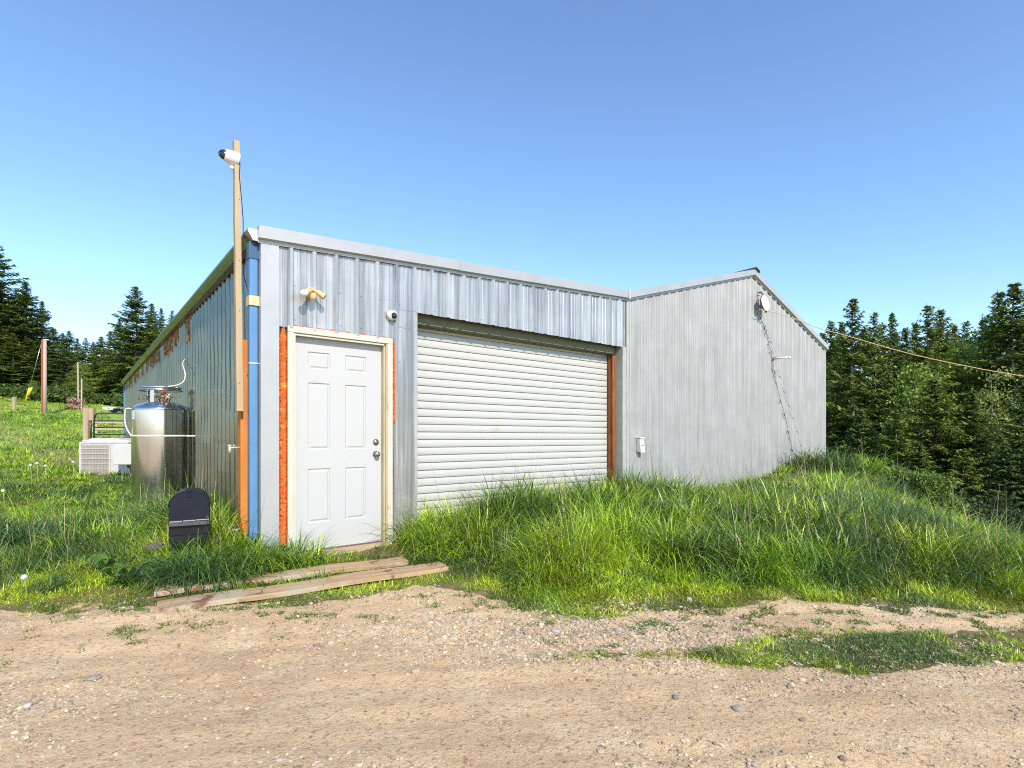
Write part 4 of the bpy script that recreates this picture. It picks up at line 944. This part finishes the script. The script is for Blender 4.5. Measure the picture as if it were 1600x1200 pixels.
for k, (a, b2) in enumerate((((0, 0), (7, -24)), ((4, -10), (11, -25)))):
    b = MB(); b.tube([(a[0] / F * 31, 0, -a[1] / F * 31), (b2[0] / F * 31, 0, -b2[1] / F * 31)], .045, 8); b.build('sleeve', M['yellow'], yg)
b = MB(); b.tube([(7 / F * 31, 0, 24 / F * 31), (26 / F * 31, 0, 95 / F * 31)], .012, 5); b.build('wire', M['steel_bright'], yg)
# white box and dark machine beyond the gate
wb = thing('white_cabinet', 'small white cabinet with dark vents standing beyond the gate', 'cabinet', tuple(P(166, 650, 36)))
b = MB(); b.box(-.28, .28, 0, .5, -.1, .62); b.build('case', M['white'], wb, bevel=.02)
b = MB(); rs = random.Random(2)
for k in range(9): x = rs.uniform(-.22, .18); z = rs.uniform(.15, .52); b.box(x, x + .09, -.012, .0, z, z + .05)
b.build('vent', M['ink'], wb)
qb = thing('quad_bike', 'dark parked quad bike half hidden beyond the gate', 'quad bike', tuple(P(184, 652, 35)))
b = MB(); b.box(-.42, .35, -.25, .25, .3, .42); b.box(-.2, .2, -.15, .15, .4, .58); b.ball((.3, 0, .42), .16, 1.1, 1.4, .7); b.ball((-.32, 0, .40), .15, 1.2, 1.5, .6); b.build('body', M['black'], qb, bevel=.02)
for x in (-.34, .32):
    for y in (-.3, .3):
        b = MB(); b.torus((x, y, .18), .14, .07, Matrix.Rotation(R(90), 3, 'X'), 20, 8); b.build('wheel', M['ink'], qb)
b = MB(); b.tube([(.12, -.3, .68), (.16, 0, .64), (.12, .3, .68)], .02, 6); b.tube([(.16, 0, .64), (.22, 0, .45)], .02, 6); b.build('handlebar', M['steel_bright'], qb)

# ------------------------------------------------------------------ trees
def quads_to_mesh(name, c, ax, bx, cols):
    """leaf cards as small diamonds: centre c, half axes ax, bx"""
    n = len(c); V = np.stack([c - ax, c + bx - ax * .15, c + ax, c - bx - ax * .15], 1).reshape(-1, 3)
    Fc = np.arange(n * 4).reshape(n, 4); return np_mesh(name, V, Fc, np.repeat(cols, 4, 0))
def fir_meshes(seed, Hh=14.0, Rm=2.8, z0=.10, dens=1.0, sparse=.0, spray=1.0, tone=(1, 1, 1)):
    rg = np.random.default_rng(seed); tb = MB(); tp_ = []
    nt_ = 10
    for i in range(nt_ + 1): t_ = i / nt_; tp_.append((.06 * math.sin(i * .9 + seed), .06 * math.cos(i * .7 + seed), Hh * t_))
    tb.tube(tp_, [max(.012, .17 * (Hh / 14) * (1 - i / nt_) ** .9) for i in range(nt_ + 1)], 9)
    C, A, B, K = [], [], [], []
    z = Hh * z0; zl = z
    while z < Hh * .992:
        t_ = z / Hh; prof = (1 - t_) ** .95 * 1.12 * (1.0 if t_ > .25 else .75 + t_)
        nb = int(rg.integers(5, 8)); ph = rg.uniform(0, 6.28)
        for k in range(nb):
            if rg.random() < sparse * (1.25 - t_): continue
            z = zl + rg.uniform(-.16, .16) * (1 if t_ < .9 else .3); az = ph + 6.283 * k / nb + rg.normal(0, .25); L = Rm * prof * rg.uniform(.45, 1.2) + .05
            el0 = .55 * t_ + rg.normal(-.05, .12) - .25 * (1 - t_); droop = rg.uniform(.25, .9) * (1 - t_ * .6)
            m = max(3, int(L / .11 * dens))
            s = np.linspace(.12, 1, m) ** .9; rr = s * L
            zz = z + rr * math.tan(el0) - droop * rr * rr / (L + .6) * .55 + .10 * L * s ** 3
            px, py = np.cos(az) * rr, np.sin(az) * rr
            if L > .8: tb.tube([(0, 0, z), (px[m // 2], py[m // 2], zz[m // 2]), (px[-1] * .92, py[-1] * .92, zz[-2])], [.022 * L / 2 + .006, .012, .003], 4, False)
            for side in (-1, 1, 0):
                wl = (.06 + .17 * L * np.sin(np.pi * np.clip(s * .82 + .12, 0, 1))) * rg.uniform(.7, 1.2, m) if side else np.full(m, .05)
                nsub = 2 if side else 1
                for q_ in range(nsub):
                    f = (q_ + .6) / nsub
                    da = az + side * rg.uniform(.8, 1.25, m)
                    cx = px + np.cos(da) * wl * f; cy = py + np.sin(da) * wl * f; cz = zz - wl * f * rg.uniform(.1, .6, m) + rg.normal(0, .03, m)
                    ln = rg.uniform(.09, .21, m) * spray * (.45 + .55 * min(1, L)); hw_ = rg.uniform(.026, .055, m) * spray
                    dd = np.stack([np.cos(da), np.sin(da), rg.uniform(-.9, .35, m)], -1); dd /= np.linalg.norm(dd, axis=1)[:, None]
                    sd_ = np.stack([-np.sin(da), np.cos(da), rg.uniform(-.8, .8, m)], -1); sd_ /= np.linalg.norm(sd_, axis=1)[:, None]
                    C.append(np.stack([cx, cy, cz], -1)); A.append(dd * ln[:, None]); B.append(sd_ * hw_[:, None])
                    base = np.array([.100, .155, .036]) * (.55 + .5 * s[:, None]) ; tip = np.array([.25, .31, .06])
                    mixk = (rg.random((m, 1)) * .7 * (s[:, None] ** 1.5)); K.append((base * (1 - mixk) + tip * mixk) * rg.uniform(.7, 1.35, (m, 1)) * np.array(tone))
        z = zl = zl + rg.uniform(.20, .34) * (1.0 if t_ < .8 else .75) / max(.7, dens)
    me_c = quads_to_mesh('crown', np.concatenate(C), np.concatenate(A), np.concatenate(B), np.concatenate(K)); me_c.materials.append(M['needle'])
    tmp = tb.build('trunk', M['bark_pale'] if seed % 2 else M['bark']); me_t = tmp.data; bpy.data.objects.remove(tmp)
    return me_t, me_c, Hh
def leafy_meshes(seed, Hh=9.0, Rm=2.2, z0=.15, col=(.13, .19, .03), leaf=.075, nclump=150, perc=70, multi=1, spread=.5):
    rg = np.random.default_rng(seed); tb = MB(); C, A, B, K = [], [], [], []
    tips = []
    for s_ in range(multi):
        a = rg.uniform(0, 6.28); top = np.array([math.cos(a) * Rm * spread * (multi > 1), math.sin(a) * Rm * spread * (multi > 1), Hh * rg.uniform(.8, .97)])
        b0 = np.array([math.cos(a) * .2 * (multi > 1), math.sin(a) * .2 * (multi > 1), 0]); mid = (b0 + top) / 2 + rg.normal(0, .15, 3)
        tb.tube([tuple(b0), tuple(mid), tuple(top)], [.09 * Hh / 9 + .01, .055 * Hh / 9, .01], 8)
        for k in range(int(nclump / multi)):
            f = rg.uniform(z0, 1.0); o = (b0 * (1 - f) ** 2 + 2 * mid * f * (1 - f) + top * f * f)
            az = rg.uniform(0, 6.28); el = rg.uniform(-.1, .9); rl = Rm * rg.uniform(.25, 1.0) * (math.sin(math.pi * min(1, .25 + .75 * f)) * .75 + .25) * (1 if multi == 1 else .6)
            e = o + np.array([math.cos(az) * math.cos(el), math.sin(az) * math.cos(el), math.sin(el) * .8]) * rl
            if k % 3 == 0: tb.tube([tuple(o), tuple((o + e) / 2 + rg.normal(0, .06, 3)), tuple(e)], [.02, .012, .004], 4, False)
            m = int(perc * rg.uniform(.5, 1.4)); r = .30 * Rm / 2.2 * rg.uniform(.6, 1.3)
            c = e + rg.normal(0, 1, (m, 3)) * np.array([r, r, r * .55]); C.append(c)
            d = rg.normal(0, 1, (m, 3)); d /= np.linalg.norm(d, axis=1)[:, None]; u = np.cross(d, rg.normal(0, 1, (m, 3))); u /= np.linalg.norm(u, axis=1)[:, None]
            ll = rg.uniform(.6, 1.3, (m, 1)) * leaf; A.append(d * ll); B.append(u * ll * .55); K.append(np.array(col) * rg.uniform(.55, 1.5, (m, 1)) * rg.uniform(.75, 1.25))
    me_c = quads_to_mesh('crown', np.concatenate(C), np.concatenate(A), np.concatenate(B), np.concatenate(K)); me_c.materials.append(M['leaf'])
    tmp = tb.build('trunk', M['bark_pale']); me_t = tmp.data; bpy.data.objects.remove(tmp)
    return me_t, me_c, Hh
fir = [fir_meshes(1, 14, 3.3, .06, 1.3, .14, .98), fir_meshes(2, 14, 3.9, .10, 1.2, .24, 1.05, (1.2, 1.15, 1)), fir_meshes(3, 14, 2.9, .14, 1.3, .24, .95, (.85, .95, 1.1)), fir_meshes(5, 14, 3.6, .22, 1.15, .36, 1.0, (1.3, 1.2, .9)), fir_meshes(7, 14, 3.2, .32, 1.2, .36, 1.0, (1.15, 1.1, 1))]
leafy = [leafy_meshes(11, 9, 1.9, .2, (.21, .29, .045), .065, 120, 60), leafy_meshes(12, 9, 1.7, .25, (.27, .32, .085), .065, 100, 60), leafy_meshes(13, 8, 1.8, .15, (.12, .17, .04), .065, 110, 60, 3)]
def put_tree(ms, name, label, cat, px, Z, ytop, group, wid=1.0, rot=None):
    x = (px - 800) / F * Z; zg = float(H(np.array([x]), np.array([Z]), False)[0]); top = EYE - (ytop - 684) / F * Z; h = top - zg + .1
    s = h / ms[2]; t = thing(name, label, cat, (x, Z, zg - .1), random.uniform(0, 6.28) if rot is None else rot, group)
    for nm, me in (('trunk', ms[0]), ('crown', ms[1])):
        o = bpy.data.objects.new(nm, me); COL.objects.link(o); o.parent = t; o.scale = (s ** .6 * wid, s ** .6 * wid, s)
    return t
GL = 'dark firs on the skyline left of the barn'; GR = 'firs and leafy trees in the wood right of the barn'
TL = [(-14, 43, 372, 1, 1.5, 'very tall fir cut by the left edge of the picture'), (40, 44, 440, 0, 1.35, 'tall pointed fir second from the left edge'), (212, 46, 446, 1, 1.2, 'tall fir standing alone above the wood just left of the barn roof'),
      (66, 49, 470, 2, 1.1, 'fir leaning its boughs against the tall pointed one at left'), (237, 50, 474, 0, 1.05, 'fir right behind the lone tall one by the barn roof'), (252, 53, 481, 2, .9, 'slim fir rising over the barn gutter'), (269, 56, 484, 3, .9, 'small fir top closest to the barn gutter'),
      (187, 54, 500, 0, 1.1, 'mid-height fir left of the lone tall fir')]
for px, Z, yt, k, wd, lb in TL: put_tree(fir[k], 'fir_tree', lb, 'tree', px, Z, yt, GL, wd)
ORD = 'first second third fourth fifth sixth seventh eighth ninth tenth eleventh twelfth thirteenth fourteenth fifteenth sixteenth seventeenth eighteenth nineteenth twentieth twenty-first twenty-second twenty-third twenty-fourth twenty-fifth twenty-sixth twenty-seventh twenty-eighth twenty-ninth thirtieth thirty-first thirty-second thirty-third thirty-fourth thirty-fifth thirty-sixth thirty-seventh thirty-eighth thirty-ninth fortieth'.split()
def relabel(group, what):
    """tell the members of a row apart by their order as one looks along it"""
    l = sorted([o for o in bpy.data.objects if o.parent is None and o.get('group') == group], key=lambda o: o.location.x / o.location.y)
    for i, o in enumerate(l): o['label'] = ORD[i] + ' from the left of ' + what
lab_l = ['dark fir in the unbroken row behind the grassy hill at left', 'far small fir in the low row above the gate']
for i, (px, Z, yt) in enumerate(((-60, 46, 430), (-32, 50, 450), (12, 46, 470), (25, 52, 452), (52, 56, 500), (84, 55, 512), (98, 62, 520), (20, 40, 520), (60, 41, 530), (-20, 40, 480), (88, 43, 560))):
    put_tree(fir[i % 4], 'fir_tree', lab_l[0], 'tree', px, Z, yt, 'firs in the row behind the left hill', 1.25)
for i, (px, Z, yt) in enumerate(((108, 66, 516), (121, 70, 528), (134, 64, 527), (146, 68, 534), (158, 62, 525), (172, 60, 517), (200, 66, 515), (222, 62, 510), (245, 66, 512), (285, 62, 505), (150, 52, 560), (180, 50, 545), (128, 50, 565), (205, 50, 530), (230, 54, 530), (112, 54, 555), (165, 46, 585), (195, 44, 590), (140, 46, 590))):
    put_tree(fir[(i + 1) % 4], 'fir_tree', lab_l[1], 'tree', px, Z, yt, 'far firs above the gate', 1.15)
put_tree(leafy[0], 'leafy_tree', 'bright green leafy tree below the firs near the thin poles', 'tree', 128, 41, 560, 'leafy growth under the left firs', 1.0)
put_tree(leafy[0], 'leafy_tree', 'low bright green leafy tree at the foot of the red-sided pole', 'tree', 52, 37, 592, 'leafy growth under the left firs', .9)
put_tree(leafy[2], 'leafy_tree', 'dull green leafy tree right of the red-sided pole', 'tree', 92, 39, 596, 'leafy growth under the left firs', 1.0)
for i, (x, y) in enumerate(((-34, 14), (-38, 20), (-41, 26), (-36, 29), (-44, 33), (-40, 38), (-47, 40), (-50, 30), (-46, 20), (-40, 10), (-52, 44), (-44, 46))):
    put_tree(fir[i % 4], 'fir_tree', 'fir beyond the left edge of the picture, mirrored in the shiny side wall', 'tree', 800 + x / y * F, y, 684 - 13.5 / y * F, 'firs beyond the left edge', 1.4)
TR = [(1333, 27, 466, 4, 1.15, 'tall slender fir first beyond the barn corner, with a bare pale trunk'), (1299, 31, 501, 0, 1.0, 'dark fir tucked close behind the barn corner'), (1366, 31, 486, 3, 1.0, 'fir top between the two slender ones right of the barn'),
      (1394, 34, 488, 2, .95, 'slim dark fir top in the middle of the right wood'), (1450, 26, 474, 3, 1.1, 'fir with yellow-green boughs in the middle of the right wood'), (1470, 29, 480, 1, .9, 'fir close behind the yellow-green boughed one'),
      (1586, 25, 442, 4, 1.5, 'tallest fir of the wood, at the right edge of the picture'), (1562, 29, 452, 1, 1.0, 'dark fir immediately left of the tallest one'), (1630, 27, 440, 0, 1.3, 'big fir mostly cut by the right edge of the picture')]
for px, Z, yt, k, wd, lb in TR: put_tree(fir[k], 'fir_tree', lb, 'tree', px, Z, yt, GR, wd)
for i, (px, Z, yt) in enumerate(((1285, 36, 520), (1315, 38, 505), (1350, 40, 510), (1380, 42, 505), (1415, 38, 512), (1430, 44, 505), (1490, 36, 505), (1510, 42, 500), (1535, 38, 500), (1600, 40, 490), (1660, 36, 470), (1690, 30, 480),
                                  (1310, 46, 530), (1400, 50, 520), (1460, 50, 515), (1540, 52, 515), (1620, 50, 500), (1350, 30, 590), (1400, 29, 580), (1300, 27, 620), (1250, 34, 560), (1210, 40, 580), (1370, 25, 620), (1420, 31, 560), (1500, 28, 560), (1640, 30, 560), (1325, 33, 560), (1560, 34, 540), (1520, 22, 610), (1600, 20, 600), (1460, 22, 590), (1400, 21, 640), (1345, 22, 640), (1570, 18.5, 690), (1640, 18, 640), (1505, 19, 700), (1435, 20, 690))):
    put_tree(fir[(0, 2, 1, 3)[i % 4]], 'fir_tree', 'dark fir deep in the wood right of the barn', 'tree', px, Z, yt, 'firs filling the right wood', 1.15)
for i, (px, Z, yt, k, lb) in enumerate(((1430, 24, 540, 0, 'bright leafy tree in front of the middle firs of the right wood'), (1500, 27, 505, 0, 'round-topped leafy tree left of the tallest fir'), (1535, 30, 488, 0, 'dull olive leafy crown on the skyline of the right wood'),
                                       (1548, 24, 572, 1, 'pale yellow-green leafy tree under the hanging cord'), (1606, 22, 575, 1, 'pale leafy tree at the right edge under the cord'), (1480, 23, 665, 2, 'low spreading leafy tree in the centre of the right wood'), (1365, 24, 650, 2, 'dark leafy tree in the shade near the barn corner'))):
    put_tree(leafy[k], 'leafy_tree', lb, 'tree', px, Z, yt, 'leafy trees in the right wood', 1.05 if k != 1 else .85)
# bushes
def bush(px, Z, ytop, w, name, label, col, leaf, nc, group=None, per=60, ybot=None):
    x = (px - 800) / F * Z; zg = h1(x, Z); h = max(.3, EYE - (ytop - 684) / F * Z - zg)
    a, c, hh = leafy_meshes(abs(int(px)) + 3, h, w, .12, col, leaf, nc, per, 5, .55)
    t = thing(name, label, 'bush', (x, Z, zg - .05), 0, group)
    for nm, me in (('stems', a), ('foliage', c)):
        o = bpy.data.objects.new(nm, me); COL.objects.link(o); o.parent = t
bush(1432, 10.0, 742, .55, 'shrub', 'light green fine-leaved shrub on the crest of the bank before the wood', (.14, .21, .035), .032, 110, None, 90)
bush(1480, 9.5, 775, .5, 'shrub', 'lower trailing light green shrub right of the rounder one on the bank crest', (.14, .20, .035), .032, 80, None, 70)
bush(1294, 12.9, 712, .12, 'weed_plant', 'small yellow-leaved weed beside the far barn corner', (.30, .34, .03), .04, 14, None, 12)
bush(117, 34, 620, .5, 'blossom_bush', 'pink blossoming bush beside the thin poles left of the gate', (.55, .33, .25), .045, 60, None, 40)
for i, (px, Z, yt) in enumerate(((60, 36, 612), (20, 37, 612), (-10, 37, 605), (95, 37, 628), (150, 40, 628), (185, 40, 625), (205, 42, 620))):
    bush(px, Z, yt, 1.6, 'bush', 'green bush at the foot of the left wood', (.085, .135, .025), .10, 70, 'bushes below the left firs', 50)
for i, (px, Z, yt) in enumerate(((1330, 20, 730), (1375, 18, 745), (1420, 19, 730), (1520, 17, 770), (1560, 16, 790), (1600, 15, 800), (1470, 19, 740), (1640, 15, 790))):
    bush(px, Z, yt, 1.3, 'bush', 'dark undergrowth bush behind the bank under the right wood', (.04, .065, .018), .07, 90, 'undergrowth behind the bank', 60)

relabel('firs in the row behind the left hill', 'the dark firs in the row behind the grassy hill')
relabel('far firs above the gate', 'the far small firs in the low row above the gate')
relabel('firs beyond the left edge', 'the firs on the hill beyond the left edge')
relabel('firs filling the right wood', 'the dark firs filling the depth of the right wood')
relabel('bushes below the left firs', 'the green bushes at the foot of the left wood')
relabel('undergrowth behind the bank', 'the dark bushes behind the bank under the right wood')
# dandelion clocks and dock
for i, (px, py, Z, lb) in enumerate(((48, 727, 8.3, 'white dandelion clock in the left grass, leftmost of three together'), (58, 724, 8.2, 'white dandelion clock in the middle of three in the left grass'), (71, 728, 8.0, 'white dandelion clock, right one of three in the left grass'),
                                   (114, 722, 8.4, 'dandelion clock on a tall bent stem in front of the air conditioner'), (5, 767, 6.6, 'dandelion clock at the left edge of the picture'), (38, 902, 3.95, 'pale dandelion clock low in the grass near the driveway'))):
    p = P(px, py, Z); zg = h1(p.x, p.y); t = thing('dandelion', lb, 'dandelion', (p.x, p.y, zg), 0, 'dandelion clocks in the left grass'); hh = p.z - zg
    b = MB(); b.tube([(0.02, 0, 0), (.01, 0, hh * .6), (0, 0, hh)], .004, 5); b.build('stem', mat('stem%d' % i, (.35, .36, .12), .6), t)
    b = MB(); b.ball((0, 0, hh), .022, n=10, m=6); b.build('seed_head', mat('seed%d' % i, (.62, .62, .56), .9, bump=(60, 1, .02)), t)
for i, (px, py, Z, lb) in enumerate(((168, 882, 4.2, 'broad-leaved dock weed in the grass left of the planks'), (205, 900, 4.05, 'second broad-leaved dock weed closest to the plank ends'))):
    p = P(px, py, Z); t = thing('dock_plant', lb, 'weed', (p.x, p.y, h1(p.x, p.y)), 0, None); rs = random.Random(i)
    for k in range(6):
        a = rs.uniform(0, 6.28); L = rs.uniform(.14, .22); vs = []
        for j in range(6):
            t_ = j / 5; w = .035 * math.sin(math.pi * min(1, .12 + .85 * t_)); r = L * t_; z = .13 * math.sin(t_ * 2.2) + .06; cx, cy = math.cos(a) * r, math.sin(a) * r
            vs += [(cx - math.sin(a) * w, cy + math.cos(a) * w, z + .008), (cx, cy, z), (cx + math.sin(a) * w, cy - math.cos(a) * w, z + .008)]
        b = MB(); b.add(vs, [(j * 3 + q_, j * 3 + q_ + 1, j * 3 + q_ + 4, j * 3 + q_ + 3) for j in range(5) for q_ in range(2)], True); b.build('leaf', mat('dock%d%d' % (i, k), (.10, .20, .03), .4, trans=.25), t)
print('objects', len(bpy.data.objects))
